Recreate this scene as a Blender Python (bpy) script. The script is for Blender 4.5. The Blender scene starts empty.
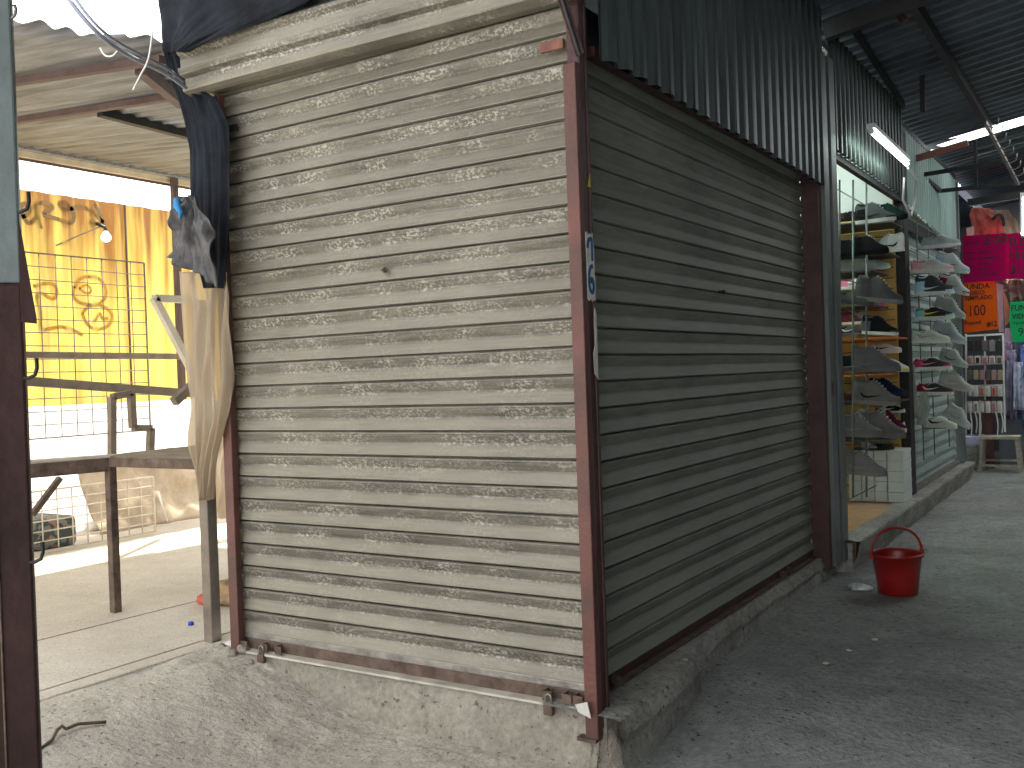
import bpy, bmesh, math, random
from mathutils import Vector, Matrix
random.seed(7)
SC = bpy.context.scene
COL = SC.collection

# ------------------------------------------------------------------ camera
F0, YAW, PITCH, ROLL = 978.64, -0.5643, -0.0087, -0.0353
CAM = Vector((1.378, -3.047, 1.374))
FW = Vector((math.sin(YAW)*math.cos(PITCH), math.cos(YAW)*math.cos(PITCH), math.sin(PITCH)))
_r = Vector((math.cos(YAW), -math.sin(YAW), 0)); _u = _r.cross(FW)
RT = _r*math.cos(ROLL) + _u*math.sin(ROLL)
UP = -_r*math.sin(ROLL) + _u*math.cos(ROLL)
cd = bpy.data.cameras.new('camera'); cam = bpy.data.objects.new('camera', cd); COL.objects.link(cam)
cd.sensor_width = 36; cd.lens = F0/1024*36; cd.clip_start = 0.05; cd.clip_end = 300
M = Matrix((RT, UP, -FW)).transposed().to_4x4(); M.translation = CAM
cam.matrix_world = M
SC.camera = cam

# ------------------------------------------------------------------ sky, sun, exposure
w = bpy.data.worlds.new('world'); SC.world = w; w.use_nodes = True
bg = w.node_tree.nodes['Background']; bg.inputs[0].default_value = (0.97, 0.98, 1.0, 1); bg.inputs[1].default_value = 3.4
sd = bpy.data.lights.new('sun', 'SUN'); sun = bpy.data.objects.new('sun', sd); COL.objects.link(sun)
sd.energy = 12.0; sd.angle = math.radians(1.2); sd.color = (1.0, 0.94, 0.80)
SUN_FROM = Vector((-0.30, 0.48, 0.95))
sun.rotation_euler = SUN_FROM.to_track_quat('Z', 'Y').to_euler()
sun.location = (0, 0, 12)
SC.view_settings.view_transform = 'Standard'; SC.view_settings.look = 'None'
SC.view_settings.gamma = 1; SC.view_settings.use_curve_mapping = False
SC.view_settings.exposure = 0.0

# ------------------------------------------------------------------ survey helpers: a sight line cut by a real plane
def ray(a, b): return FW + RT*((a-512)/F0) + UP*((384-b)/F0)
def PX(a, b, x): d = ray(a, b); return CAM + d*((x-CAM.x)/d.x)
def PY(a, b, y): d = ray(a, b); return CAM + d*((y-CAM.y)/d.y)
def PZ(a, b, z): d = ray(a, b); return CAM + d*((z-CAM.z)/d.z)

# ------------------------------------------------------------------ materials
MATS = {}
def mat(name, col, rough=0.6, metal=0.0, var=0.15, scale=6.0, bump=0.0, bscale=40.0, col2=None, stretch=(1,1,1),
        emit=None, estr=0.0, trans=0.0, alpha=1.0, spec=0.5, detail=6.0):
    if name in MATS: return MATS[name]
    m = bpy.data.materials.new(name); m.use_nodes = True; nt = m.node_tree; b = nt.nodes['Principled BSDF']
    b.inputs['Roughness'].default_value = rough; b.inputs['Metallic'].default_value = metal
    b.inputs['Specular IOR Level'].default_value = spec
    tc = nt.nodes.new('ShaderNodeTexCoord'); mp = nt.nodes.new('ShaderNodeMapping')
    mp.inputs['Scale'].default_value = stretch
    nt.links.new(tc.outputs['Object'], mp.inputs[0])
    n = nt.nodes.new('ShaderNodeTexNoise'); n.inputs['Scale'].default_value = scale; n.inputs['Detail'].default_value = detail
    n.inputs['Roughness'].default_value = 0.62
    nt.links.new(mp.outputs[0], n.inputs['Vector'])
    cr = nt.nodes.new('ShaderNodeValToRGB')
    c = Vector(col[:3]); c2 = Vector(col2) if col2 else c*(1-var*1.6)
    c1 = c*(1+var)
    cr.color_ramp.elements[0].position = 0.32; cr.color_ramp.elements[0].color = (*c2, 1)
    cr.color_ramp.elements[1].position = 0.68; cr.color_ramp.elements[1].color = (*[min(1, v) for v in c1], 1)
    nt.links.new(n.outputs[0], cr.inputs[0]); nt.links.new(cr.outputs[0], b.inputs['Base Color'])
    if bump:
        n2 = nt.nodes.new('ShaderNodeTexNoise'); n2.inputs['Scale'].default_value = bscale; n2.inputs['Detail'].default_value = 8
        nt.links.new(mp.outputs[0], n2.inputs['Vector'])
        bp = nt.nodes.new('ShaderNodeBump'); bp.inputs['Strength'].default_value = bump; bp.inputs['Distance'].default_value = 0.01
        nt.links.new(n2.outputs[0], bp.inputs['Height']); nt.links.new(bp.outputs[0], b.inputs['Normal'])
    if emit:
        b.inputs['Emission Color'].default_value = (*emit, 1); b.inputs['Emission Strength'].default_value = estr
    b.inputs['Transmission Weight'].default_value = trans
    b.inputs['Alpha'].default_value = alpha
    MATS[name] = m; return m

def node(nt, t, **k):
    n = nt.nodes.new(t)
    for a, v in k.items(): setattr(n, a, v)
    return n

def shutter_mat(name, light, dark, flake, rough, metal, flake_amt, dust_shading, off):
    """galvanised slats: mottled zinc flakes in the hollow of each slat, dusty lower half that also paints slat shading, drip streaks"""
    m = bpy.data.materials.new(name); m.use_nodes = True; nt = m.node_tree; L = nt.links.new
    b = nt.nodes['Principled BSDF']; b.inputs['Roughness'].default_value = rough; b.inputs['Metallic'].default_value = metal
    tc = node(nt, 'ShaderNodeTexCoord'); sep = node(nt, 'ShaderNodeSeparateXYZ'); L(tc.outputs['Object'], sep.inputs[0])
    # big stains
    n1 = node(nt, 'ShaderNodeTexNoise'); n1.inputs['Scale'].default_value = 2.2; n1.inputs['Detail'].default_value = 7; L(tc.outputs['Object'], n1.inputs['Vector'])
    mp = node(nt, 'ShaderNodeMapping'); mp.inputs['Scale'].default_value = (3, 3, 40); L(tc.outputs['Object'], mp.inputs[0])
    n2 = node(nt, 'ShaderNodeTexNoise'); n2.inputs['Scale'].default_value = 2.0; n2.inputs['Detail'].default_value = 6; L(mp.outputs[0], n2.inputs['Vector'])
    mx = node(nt, 'ShaderNodeMix', data_type='FLOAT'); mx.inputs[0].default_value = 0.5
    L(n1.outputs[0], mx.inputs[2]); L(n2.outputs[0], mx.inputs[3])
    cr = node(nt, 'ShaderNodeValToRGB'); cr.color_ramp.elements[0].position = .36; cr.color_ramp.elements[1].position = .62
    cr.color_ramp.elements[0].color = (*dark, 1); cr.color_ramp.elements[1].color = (*light, 1); L(mx.outputs[0], cr.inputs[0])
    # flakes
    mp3 = node(nt, 'ShaderNodeMapping'); mp3.inputs['Scale'].default_value = (1, 1, 1.5); L(tc.outputs['Object'], mp3.inputs[0])
    n3 = node(nt, 'ShaderNodeTexNoise'); n3.inputs['Scale'].default_value = 68; n3.inputs['Detail'].default_value = 5; n3.inputs['Roughness'].default_value = .7; L(mp3.outputs[0], n3.inputs['Vector'])
    n4 = node(nt, 'ShaderNodeTexNoise'); n4.inputs['Scale'].default_value = 5; L(mp3.outputs[0], n4.inputs['Vector'])
    # band within slat: fraction of z (slat pitch 0.1)
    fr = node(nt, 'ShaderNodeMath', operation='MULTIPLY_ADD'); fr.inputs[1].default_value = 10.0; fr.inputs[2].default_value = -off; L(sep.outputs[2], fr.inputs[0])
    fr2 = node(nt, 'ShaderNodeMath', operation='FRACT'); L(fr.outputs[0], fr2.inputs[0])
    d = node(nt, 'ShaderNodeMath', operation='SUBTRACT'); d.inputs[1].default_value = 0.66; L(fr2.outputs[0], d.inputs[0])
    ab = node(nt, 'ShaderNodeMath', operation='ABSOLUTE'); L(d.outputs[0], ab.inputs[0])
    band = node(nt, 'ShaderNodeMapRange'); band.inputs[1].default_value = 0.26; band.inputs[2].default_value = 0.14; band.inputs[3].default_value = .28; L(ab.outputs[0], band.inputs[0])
    fl = node(nt, 'ShaderNodeMapRange'); fl.inputs[1].default_value = .50; fl.inputs[2].default_value = .57; L(n3.outputs[0], fl.inputs[0])
    ar = node(nt, 'ShaderNodeMapRange'); ar.inputs[1].default_value = .42; ar.inputs[2].default_value = .6; ar.inputs[3].default_value = .15; L(n4.outputs[0], ar.inputs[0])
    k1 = node(nt, 'ShaderNodeMath', operation='MULTIPLY'); L(band.outputs[0], k1.inputs[0]); L(fl.outputs[0], k1.inputs[1])
    k2 = node(nt, 'ShaderNodeMath', operation='MULTIPLY'); L(k1.outputs[0], k2.inputs[0]); L(ar.outputs[0], k2.inputs[1])
    k3 = node(nt, 'ShaderNodeMath', operation='MULTIPLY'); L(k2.outputs[0], k3.inputs[0]); k3.inputs[1].default_value = flake_amt
    mc = node(nt, 'ShaderNodeMix', data_type='RGBA'); L(k3.outputs[0], mc.inputs[0]); L(cr.outputs[0], mc.inputs[6]); mc.inputs[7].default_value = (*flake, 1)
    # dusty pale tone on each slat's lower half, doubling as painted slat shading
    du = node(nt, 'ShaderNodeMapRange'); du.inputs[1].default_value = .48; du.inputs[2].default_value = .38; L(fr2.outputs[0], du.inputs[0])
    dn = node(nt, 'ShaderNodeMath', operation='MULTIPLY'); dn.inputs[1].default_value = dust_shading[3]; L(du.outputs[0], dn.inputs[0])
    md = node(nt, 'ShaderNodeMix', data_type='RGBA'); L(dn.outputs[0], md.inputs[0]); L(mc.outputs[2], md.inputs[6]); md.inputs[7].default_value = (*dust_shading[:3], 1)
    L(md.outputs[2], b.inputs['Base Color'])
    bp = node(nt, 'ShaderNodeBump'); bp.inputs['Strength'].default_value = .25; bp.inputs['Distance'].default_value = .004
    L(n3.outputs[0], bp.inputs['Height']); L(bp.outputs[0], b.inputs['Normal'])
    rr = node(nt, 'ShaderNodeMapRange'); rr.inputs[3].default_value = rough-.12; rr.inputs[4].default_value = rough+.15; L(n3.outputs[0], rr.inputs[0]); L(rr.outputs[0], b.inputs['Roughness'])
    MATS[name] = m; return m

def concrete(name, a, c, spot, sc=1.0, bump=.6, grain=55, crack=True, rough=.92, gscale=.012):
    m = bpy.data.materials.new(name); m.use_nodes = True; nt = m.node_tree; L = nt.links.new
    b = nt.nodes['Principled BSDF']; b.inputs['Roughness'].default_value = rough; b.inputs['Specular IOR Level'].default_value = .3
    tc = node(nt, 'ShaderNodeTexCoord')
    def noise(s, det, rg=.6, dist=0):
        n = node(nt, 'ShaderNodeTexNoise'); n.inputs['Scale'].default_value = s; n.inputs['Detail'].default_value = det
        n.inputs['Roughness'].default_value = rg; n.inputs['Distortion'].default_value = dist; L(tc.outputs['Object'], n.inputs['Vector']); return n
    n1 = noise(1.1*sc, 8, .6, .4); n2 = noise(grain, 4); n3 = noise(9*sc, 8, .7); n5 = noise(22*sc, 4)
    cr = node(nt, 'ShaderNodeValToRGB'); cr.color_ramp.elements[0].position = .35; cr.color_ramp.elements[1].position = .65
    cr.color_ramp.elements[0].color = (*c, 1); cr.color_ramp.elements[1].color = (*a, 1)
    mx = node(nt, 'ShaderNodeMix', data_type='FLOAT'); mx.inputs[0].default_value = .45; L(n1.outputs[0], mx.inputs[2]); L(n3.outputs[0], mx.inputs[3])
    L(mx.outputs[0], cr.inputs[0])
    sp = node(nt, 'ShaderNodeMapRange'); sp.inputs[1].default_value = .66; sp.inputs[2].default_value = .72; L(n5.outputs[0], sp.inputs[0])
    ms = node(nt, 'ShaderNodeMix', data_type='RGBA'); L(sp.outputs[0], ms.inputs[0]); L(cr.outputs[0], ms.inputs[6]); ms.inputs[7].default_value = (*spot, 1)
    gr = node(nt, 'ShaderNodeMapRange'); gr.inputs[1].default_value = .3; gr.inputs[2].default_value = .7; gr.inputs[3].default_value = .78; gr.inputs[4].default_value = 1.15; L(n2.outputs[0], gr.inputs[0])
    mg = node(nt, 'ShaderNodeMix', data_type='RGBA', blend_type='MULTIPLY'); mg.inputs[0].default_value = 1; L(ms.outputs[2], mg.inputs[6]); L(gr.outputs[0], mg.inputs[7])
    last = mg.outputs[2]
    if crack:
        v = node(nt, 'ShaderNodeTexVoronoi', feature='DISTANCE_TO_EDGE'); v.inputs['Scale'].default_value = .55
        nd = noise(3, 6); mp = node(nt, 'ShaderNodeMix', data_type='RGBA'); mp.inputs[0].default_value = .22
        L(tc.outputs['Object'], mp.inputs[6]); L(nd.outputs['Color'], mp.inputs[7]); L(mp.outputs[2], v.inputs['Vector'])
        ck = node(nt, 'ShaderNodeMapRange'); ck.inputs[1].default_value = 0; ck.inputs[2].default_value = .006; ck.inputs[3].default_value = .45; L(v.outputs['Distance'], ck.inputs[0])
        mk = node(nt, 'ShaderNodeMix', data_type='RGBA', blend_type='MULTIPLY'); mk.inputs[0].default_value = 1; L(last, mk.inputs[6]); L(ck.outputs[0], mk.inputs[7]); last = mk.outputs[2]
    L(last, b.inputs['Base Color'])
    pn = noise(grain*.75, 2); pm = node(nt, 'ShaderNodeMapRange'); pm.inputs[1].default_value = .635; pm.inputs[2].default_value = .70; pm.inputs[3].default_value = 1; pm.inputs[4].default_value = .42; L(pn.outputs[0], pm.inputs[0])
    mp_ = node(nt, 'ShaderNodeMix', data_type='RGBA', blend_type='MULTIPLY'); mp_.inputs[0].default_value = 1; L(last, mp_.inputs[6]); L(pm.outputs[0], mp_.inputs[7]); L(mp_.outputs[2], b.inputs['Base Color'])
    hb = node(nt, 'ShaderNodeMath', operation='MULTIPLY_ADD'); hb.inputs[1].default_value = .35; L(n2.outputs[0], hb.inputs[0])
    h3 = node(nt, 'ShaderNodeMath', operation='MULTIPLY'); h3.inputs[1].default_value = 1.6; L(n3.outputs[0], h3.inputs[0]); L(h3.outputs[0], hb.inputs[2])
    bp = node(nt, 'ShaderNodeBump'); bp.inputs['Strength'].default_value = bump; bp.inputs['Distance'].default_value = gscale
    L(hb.outputs[0], bp.inputs['Height']); L(bp.outputs[0], b.inputs['Normal'])
    MATS[name] = m; return m

M_SHUT = shutter_mat('shutter_zinc', (.215, .198, .158), (.095, .088, .07), (.46, .44, .38), .5, .2, .9, (.30, .272, .21, .42), 7.7)
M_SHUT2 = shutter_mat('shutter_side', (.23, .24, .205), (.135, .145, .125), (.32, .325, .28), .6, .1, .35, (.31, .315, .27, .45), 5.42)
M_SHUT3 = shutter_mat('shutter_far', (.40, .50, .46), (.27, .34, .31), (.5, .55, .5), .5, .2, .15, (.4, .45, .42, .3), 6.6)
M_FLOOR = concrete('rough_concrete', (.60, .56, .48), (.40, .37, .32), (.24, .22, .18), 1.0, 1.0, 60, False)
M_PASS = concrete('passage_concrete', (.42, .43, .41), (.22, .225, .215), (.08, .08, .075), 1.3, .95, 45, False)
M_YARD = concrete('yard_concrete', (.62, .58, .50), (.46, .41, .34), (.50, .40, .27), .8, .12, 80, False, .7)
M_KERB = concrete('kerb_concrete', (.50, .46, .39), (.30, .27, .22), (.13, .11, .09), 3.0, .9, 40, False, .95, .02)
M_KERB2 = concrete('kerb_dark', (.55, .54, .49), (.25, .245, .22), (.09, .08, .07), 3.0, .9, 40, False, .95, .02)
M_RED = mat('red_oxide_paint', (.125, .046, .036), .55, .1, .25, 4, .3, 60, (.065, .036, .027))
M_REDD = mat('dark_oxide_paint', (.075, .03, .03), .5, .1, .25, 7, .2, 60)
M_RUST = mat('rusty_steel', (.125, .088, .066), .8, .1, .3, 14, .5, 80, (.055, .034, .025))
M_RAW = mat('raw_steel', (.34, .32, .29), .45, .7, .25, 12, .3, 60)
M_GALV = mat('galvanised_trim', (.15, .17, .162), .45, .5, .15, 5, .1, 30, None, (1, 1, .3))
M_DARKC = mat('dark_corrugated', (.062, .078, .076), .42, .45, .3, 3, .1, 30, None, (1, 1, .3))
M_ROOF = mat('roof_steel', (.075, .092, .115), .45, .4, .35, 2, .15, 20)
M_GREENC = mat('pale_green_corrugated', (.36, .50, .46), .5, .15, .12, 3, .05, 30, None, (1, 1, .2))
M_YROOF = mat('weathered_roof_sheet', (.26, .265, .275), .6, .3, .25, 3, .1, 30, (.15, .145, .145), (.5, 9, 1))
M_BEAM = mat('roof_beam_brown', (.11, .068, .06), .75, .0, .2, 8, .3, 40)
M_TARP = mat('black_tarp', (.012, .015, .021), .75, 0, .4, 6, .5, 25, spec=.15)
M_TARPG = mat('grey_tarp', (.07, .066, .066), .5, 0, .4, 12, .6, 25)
M_POSTP = mat('pale_green_post_paint', (.15, .185, .18), .6, .1, .12, 6, .25, 40)
M_POSTB = mat('maroon_post_paint', (.040, .020, .018), .6, 0, .3, 4, .35, 30, spec=.2)
M_DARK = mat('dark_steel', (.022, .022, .023), .6, .2, .3, 8, .2, 40)
M_BRONZE = mat('brownish_bar', (.22, .18, .14), .7, .3, .2, 10, .3, 50)
M_PLAST = mat('bucket_red', (.30, .010, .009), .35, 0, .08, 4, .05, 60)
M_WHITE = mat('white_paint', (.75, .75, .72), .6, 0, .06, 3)
M_PAPER = mat('white_paper', (.7, .68, .62), .8, 0, .1, 20)
M_SLAT = mat('yellow_slatwall', (.62, .40, .10), .5, 0, .12, 5)
M_WOOD = mat('stool_wood', (.42, .38, .30), .75, 0, .2, 12, .2, 50, None, (1, 1, 6))
M_ORANGEF = mat('orange_tile_floor', (.50, .29, .15), .45, 0, .15, 6, .1, 40)
M_BLACK = mat('black', (.015, .015, .016), .55, 0, .3, 10)
M_CABLE = mat('grey_cable', (.22, .24, .3), .5, 0, .1, 10)
M_WCABLE = mat('white_cable', (.7, .7, .68), .5, 0, .05, 10)

# ------------------------------------------------------------------ mesh helpers
class MB:
    def __init__(s): s.bm = bmesh.new()
    def box(s, lo, hi, rot=None, mi=0):
        lo, hi = Vector(lo), Vector(hi)
        vs = [s.bm.verts.new((x, y, z)) for x in (lo.x, hi.x) for y in (lo.y, hi.y) for z in (lo.z, hi.z)]
        for f in ((0,1,3,2),(4,6,7,5),(0,4,5,1),(2,3,7,6),(0,2,6,4),(1,5,7,3)):
            s.bm.faces.new([vs[i] for i in f]).material_index = mi
        if rot is not None:
            for v in vs: v.co = rot @ v.co
        return s
    def bar(s, a, b, w, h=None, up=Vector((0,0,1)), mi=0):
        a, b = Vector(a), Vector(b); h = h or w; d = (b-a).normalized()
        if abs(d.dot(up)) > .98: up = Vector((0,1,0))
        sx = d.cross(up).normalized(); sy = sx.cross(d).normalized()
        R = [(-.5,-.5),(.5,-.5),(.5,.5),(-.5,.5)]
        A = [s.bm.verts.new(a+sx*p*w+sy*q*h) for p, q in R]; B = [s.bm.verts.new(b+sx*p*w+sy*q*h) for p, q in R]
        s.bm.faces.new(A[::-1]).material_index = mi; s.bm.faces.new(B).material_index = mi
        for i in range(4): s.bm.faces.new((A[i], A[(i+1)%4], B[(i+1)%4], B[i])).material_index = mi
        return s
    def tube(s, pts, r, n=8, closed=False, mi=0):
        pts = [Vector(p) for p in pts]; N = len(pts); rs = r if isinstance(r, (list, tuple)) else [r]*N
        rings = []; prev = None
        for i, p in enumerate(pts):
            a = pts[max(i-1, 0)] if not closed else pts[i-1]; b = pts[min(i+1, N-1)] if not closed else pts[(i+1) % N]
            t = (b-a)
            t = t.normalized() if t.length > 1e-9 else Vector((0, 0, 1))
            if prev is None: prev = t.orthogonal().normalized()
            prev = (prev - t*prev.dot(t))
            prev = prev.normalized() if prev.length > 1e-6 else t.orthogonal().normalized()
            q = t.cross(prev)
            rings.append([s.bm.verts.new(p+(prev*math.cos(2*math.pi*k/n)+q*math.sin(2*math.pi*k/n))*rs[i]) for k in range(n)])
        for i in range(N-1 if not closed else N):
            A, B = rings[i], rings[(i+1) % N]
            for k in range(n):
                f = s.bm.faces.new((A[k], A[(k+1)%n], B[(k+1)%n], B[k])); f.smooth = True; f.material_index = mi
        if not closed: s.bm.faces.new(rings[0][::-1]); s.bm.faces.new(rings[-1])
        return s
    def lathe(s, prof, c=(0,0,0), n=40, close=False):
        c = Vector(c); R = []
        for r, z in prof: R.append([s.bm.verts.new(c+Vector((r*math.cos(2*math.pi*k/n), r*math.sin(2*math.pi*k/n), z))) for k in range(n)])
        for i in range(len(R)-1):
            for k in range(n):
                f = s.bm.faces.new((R[i][k], R[i][(k+1)%n], R[i+1][(k+1)%n], R[i+1][k])); f.smooth = True
        return s
    def prism(s, poly, o, ux, uy, d, mi=0):
        """polygon (u,v) list in plane o+ux*u+uy*v, extruded by vector d"""
        o, ux, uy, d = Vector(o), Vector(ux), Vector(uy), Vector(d)
        A = [s.bm.verts.new(o+ux*u+uy*v) for u, v in poly]; B = [s.bm.verts.new(v.co+d) for v in A]; n = len(A)
        try:
            s.bm.faces.new(A[::-1]).material_index = mi; s.bm.faces.new(B).material_index = mi
        except Exception: pass
        for i in range(n): s.bm.faces.new((A[i], A[(i+1)%n], B[(i+1)%n], B[i])).material_index = mi
        return s
    def grid(s, fn, nu, nv, mi=0, smooth=True):
        V = [[s.bm.verts.new(fn(i/nu, j/nv)) for j in range(nv+1)] for i in range(nu+1)]
        for i in range(nu):
            for j in range(nv):
                f = s.bm.faces.new((V[i][j], V[i+1][j], V[i+1][j+1], V[i][j+1])); f.smooth = smooth; f.material_index = mi
        return s
    def build(s, name, m, parent=None, bevel=0, solid=0, at=None):
        bmesh.ops.recalc_face_normals(s.bm, faces=s.bm.faces)
        me = bpy.data.meshes.new(name); 
        if at is not None: bmesh.ops.translate(s.bm, verts=s.bm.verts, vec=-Vector(at))
        s.bm.to_mesh(me); s.bm.free()
        for mm in (m if isinstance(m, (list, tuple)) else [m]): me.materials.append(mm)
        o = bpy.data.objects.new(name, me); COL.objects.link(o)
        if at is not None: o.location = at
        if parent: 
            o.parent = parent
            if at is None: o.location = -parent.location if parent.get('world_mesh') else (0, 0, 0)
        if bevel:
            b = o.modifiers.new('bevel', 'BEVEL'); b.width = bevel; b.segments = 2; b.limit_method = 'ANGLE'
        if solid:
            b = o.modifiers.new('solid', 'SOLIDIFY'); b.thickness = solid; b.offset = 0
        return o

def tag(o, label, cat, group=None, kind=None):
    o['label'] = label; o['category'] = cat
    if group: o['group'] = group
    if kind: o['kind'] = kind
    return o
def thing(name, label, cat, loc=(0,0,0), group=None, rot=(0,0,0)):
    o = bpy.data.objects.new(name, None); COL.objects.link(o); o.empty_display_size = .1
    o.location = loc; o.rotation_euler = rot
    return tag(o, label, cat, group)
def wthing(name, label, cat, loc, group=None):
    """thing whose part meshes are written in world coordinates"""
    o = thing(name, label, cat, loc, group); o['world_mesh'] = 1; return o
def struct(o):
    o['kind'] = 'structure'; return o
def part(mb, name, m, root, **k):
    """part built in world coordinates under a wthing"""
    o = mb.build(name, m, None, **k); o.parent = root; o.location = -Vector(root.location); return o

def ss(t): t = max(0, min(1, t)); return t*t*(3-2*t)
def hash2(i, j, s=0):
    v = math.sin(i*127.1+j*311.7+s*74.7)*43758.5453; return v-math.floor(v)
def vn(x, y, s=0):
    i, j = math.floor(x), math.floor(y); fx, fy = ss(x-i), ss(y-j)
    a = hash2(i,j,s)*(1-fx)+hash2(i+1,j,s)*fx; b = hash2(i,j+1,s)*(1-fx)+hash2(i+1,j+1,s)*fx
    return a*(1-fy)+b*fy-.5
def fbm(x, y, s=0): return vn(x,y,s)+.5*vn(x*2.1,y*2.1,s+1)+.25*vn(x*4.3,y*4.3,s+2)+.12*vn(x*9,y*9,s+3)

# ------------------------------------------------------------------ ground
PZ0 = 0.05
def gz(x, y):
    """height of the walked ground"""
    left = 0.195*ss((-1.15-x)/0.95)
    # trough along the foot of the front kerb
    pas = PZ0*ss((y+.1)/1.2)
    near = .03*ss((-.25-x)/1.2)*ss((y+1.2)/1.0)
    return max(left, 0)+pas*(1 if x > -.6 else ss((x+1.2)/.6)) + near*0
def PG(px, py, lift=0.0):
    q = PZ(px, py, .15)
    for _ in range(8): q = PZ(px, py, gz(q.x, q.y)+.016*fbm(q.x*3, q.y*3)+.006*fbm(q.x*14, q.y*14, 5)+lift)
    return q
def ground():
    # front apron
    mb = MB()
    def fn(u, v):
        x = -2.17+u*(2.05); y = -3.2+v*3.17
        z = gz(x, y)+.016*fbm(x*3, y*3)+.006*fbm(x*14, y*14, 5)+(.010*abs(fbm(x*22, y*22, 11))+.02*max(0, fbm(x*7, y*7, 13)))*ss((y+.5)/.4)
        if u == 0: z = .19
        d = abs(y-(-.95+ .35*(x+2.2)))
        return (x, y, z)
    mb.grid(fn, 230, 330)
    struct(mb.build('floor', M_FLOOR))
    mb = MB()
    def fn2(u, v):
        y = -3.2+17.2*(v**1.5); x0 = -.12-.24*ss((y+.04)/.06); x = x0+u*(2.78-x0)
        z = gz(x, y)+.014*fbm(x*2.3, y*2.3, 9)+.005*fbm(x*11, y*11, 7)+.03*fbm(x*.6,y*.6,2)*ss((x-.0)/.6)
        if u == 0 and y < -.05: z = gz(-.12, y)+(.016*fbm(x*3, y*3)+.006*fbm(x*14, y*14, 5) if y < .12 else .014*fbm(x*2.3, y*2.3, 9))
        return (x, y, z)
    mb.grid(fn2, 120, 420)
    mb.box((-.6, .12, -.3), (-.12, 14, PZ0-.02))
    struct(mb.build('floor', M_PASS))
    # far outskirts of the apron behind the camera
    mb = MB().box((-2.17, -7, -.3), (2.8, -3.2, 0))
    struct(mb.build('floor', M_FLOOR))
    # yard slab and its edging strip
    mb = MB().box((-9.5, -7, -.2), (-2.285, 7.5, .2))
    struct(mb.build('floor', M_YARD))
    mb = MB()
    mb.box((-2.275, -7, -.2), (-2.17, 3.4, .2)); struct(mb.build('trim_1', M_YARD, bevel=.006))
ground()
ja, jb = PZ(20, 645, .2), PZ(165, 609, .2)
struct(MB().bar(ja+Vector((0, 0, .0005)), jb+(jb-ja)*.4+Vector((0, 0, .0005)), .007, .003).build('trim_13', M_BRONZE))

# ------------------------------------------------------------------ kerbs under the stall
def kerb():
    mb = MB()
    def front(u, v):
        x = -2.07+u*1.86
        j = fbm(x*6, v*3, 3)
        if v < .3: y = .1-.13*(v/.3); z = .185+.012*fbm(x*9, 1, 4)-.0*v   # top
        else:
            t = (v-.3)/.7
            y = -.030-.06*t-.012*j+.022*ss((x+.42)*8)*(1-t); z = .185+(-.05-.185)*t
        if v == 0: z = .19
        ragged = .03*ss(fbm(x*4, 2, 8)*2)
        return (x, y-ragged*(1 if v > .2 else 0)*.6, z+ (.01*fbm(x*20, v*10, 6) if v > .05 else 0))
    mb.grid(front, 200, 30)
    struct(mb.build('trim_2', M_KERB))
    mb = MB()
    def fx(y): return -.150-.10*ss((y-.2)/1.2)+(.04 if y < .75 else 0)+.012*fbm(y*5, 0, 5)
    def side(u, v):
        y = -.085+u*3.6
        brk = -.03 if abs(y-.98) < .025 else 0
        if v < .45:
            t = v/.45; x = -.42+(fx(y)+.42)*t; z = .205-.012*t+.008*fbm(y*6, t*3, 1)
        else:
            t = (v-.45)/.55; x = fx(y)+.015*t+.012*fbm(y*4, t*4, 2)+brk; z = .193+(-.05-.193)*t
            if .12 < t < .30: x += .016
        return (x, y, z)
    mb.grid(side, 260, 26)
    struct(mb.build('trim_3', M_KERB2))
    mb = MB()
    # rough corner lump below the corner post
    def lump(u, v):
        a = -2.2+u*2.7; r = .085+.03*fbm(u*5, v*5, 3)+.035*v
        return (-.25+r*math.cos(a)*(.55+.45*v), .02+r*math.sin(a)*(.6+.5*v), .19-.25*v)
    mb.grid(lump, 24, 14)
    mb.box((-.28, -.035, .0), (-.19, .05, .19))
    struct(mb.build('trim_4', M_KERB))
kerb()

# ------------------------------------------------------------------ roller shutters
PROF = [(.000, -.0005), (-.016, -.001), (-.016, -.0045), (.006, -.005), (.0105, -.008), (.011, -.0125), (.0085, -.017), (.0075, -.021), (.001, -.034),
        (-.0065, -.047), (-.0066, -.050), (.002, -.070), (.0085, -.087), (.0115, -.0925), (.0115, -.0965), (.003, -.0993)]
CREASE = {2, 7, 9, 10, 14}
def curtain(axis, a0, a1, plane, ztop, n, nseg, mtl, parent, sgn, name='curtain', wob=1.0):
    """slats n, from ztop down; axis 'x' faces -y, axis 'y' faces +x"""
    mb = MB(); bm = mb.bm; rows = []
    prof = []
    for k in range(n):
        for (d, z) in PROF: prof.append((d, ztop-.1*k+z, k))
    cols = []
    for i in range(nseg+1):
        a = a0+(a1-a0)*i/nseg; c = []
        for d, z, k in prof:
            dz = wob*.0022*vn(a*1.3+k*3.1, k*.7, 3)
            dd = wob*.004*vn(a*1.1, k*.9, 4)+wob*.006*vn(a*.8, z*.8, 8)
            if axis == 'x': co = (a, plane-(d+dd), z+dz)
            else: co = (plane+(d+dd), a, z+dz)
            c.append(bm.verts.new(co))
        cols.append(c)
    np_ = len(PROF)
    for i in range(nseg):
        for j in range(len(prof)-1):
            f = bm.faces.new((cols[i][j], cols[i+1][j], cols[i+1][j+1], cols[i][j+1])); f.smooth = False
    o = mb.build(name, mtl, None)
    o.parent = parent; o.location = -Vector(parent.location)
    return o

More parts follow.
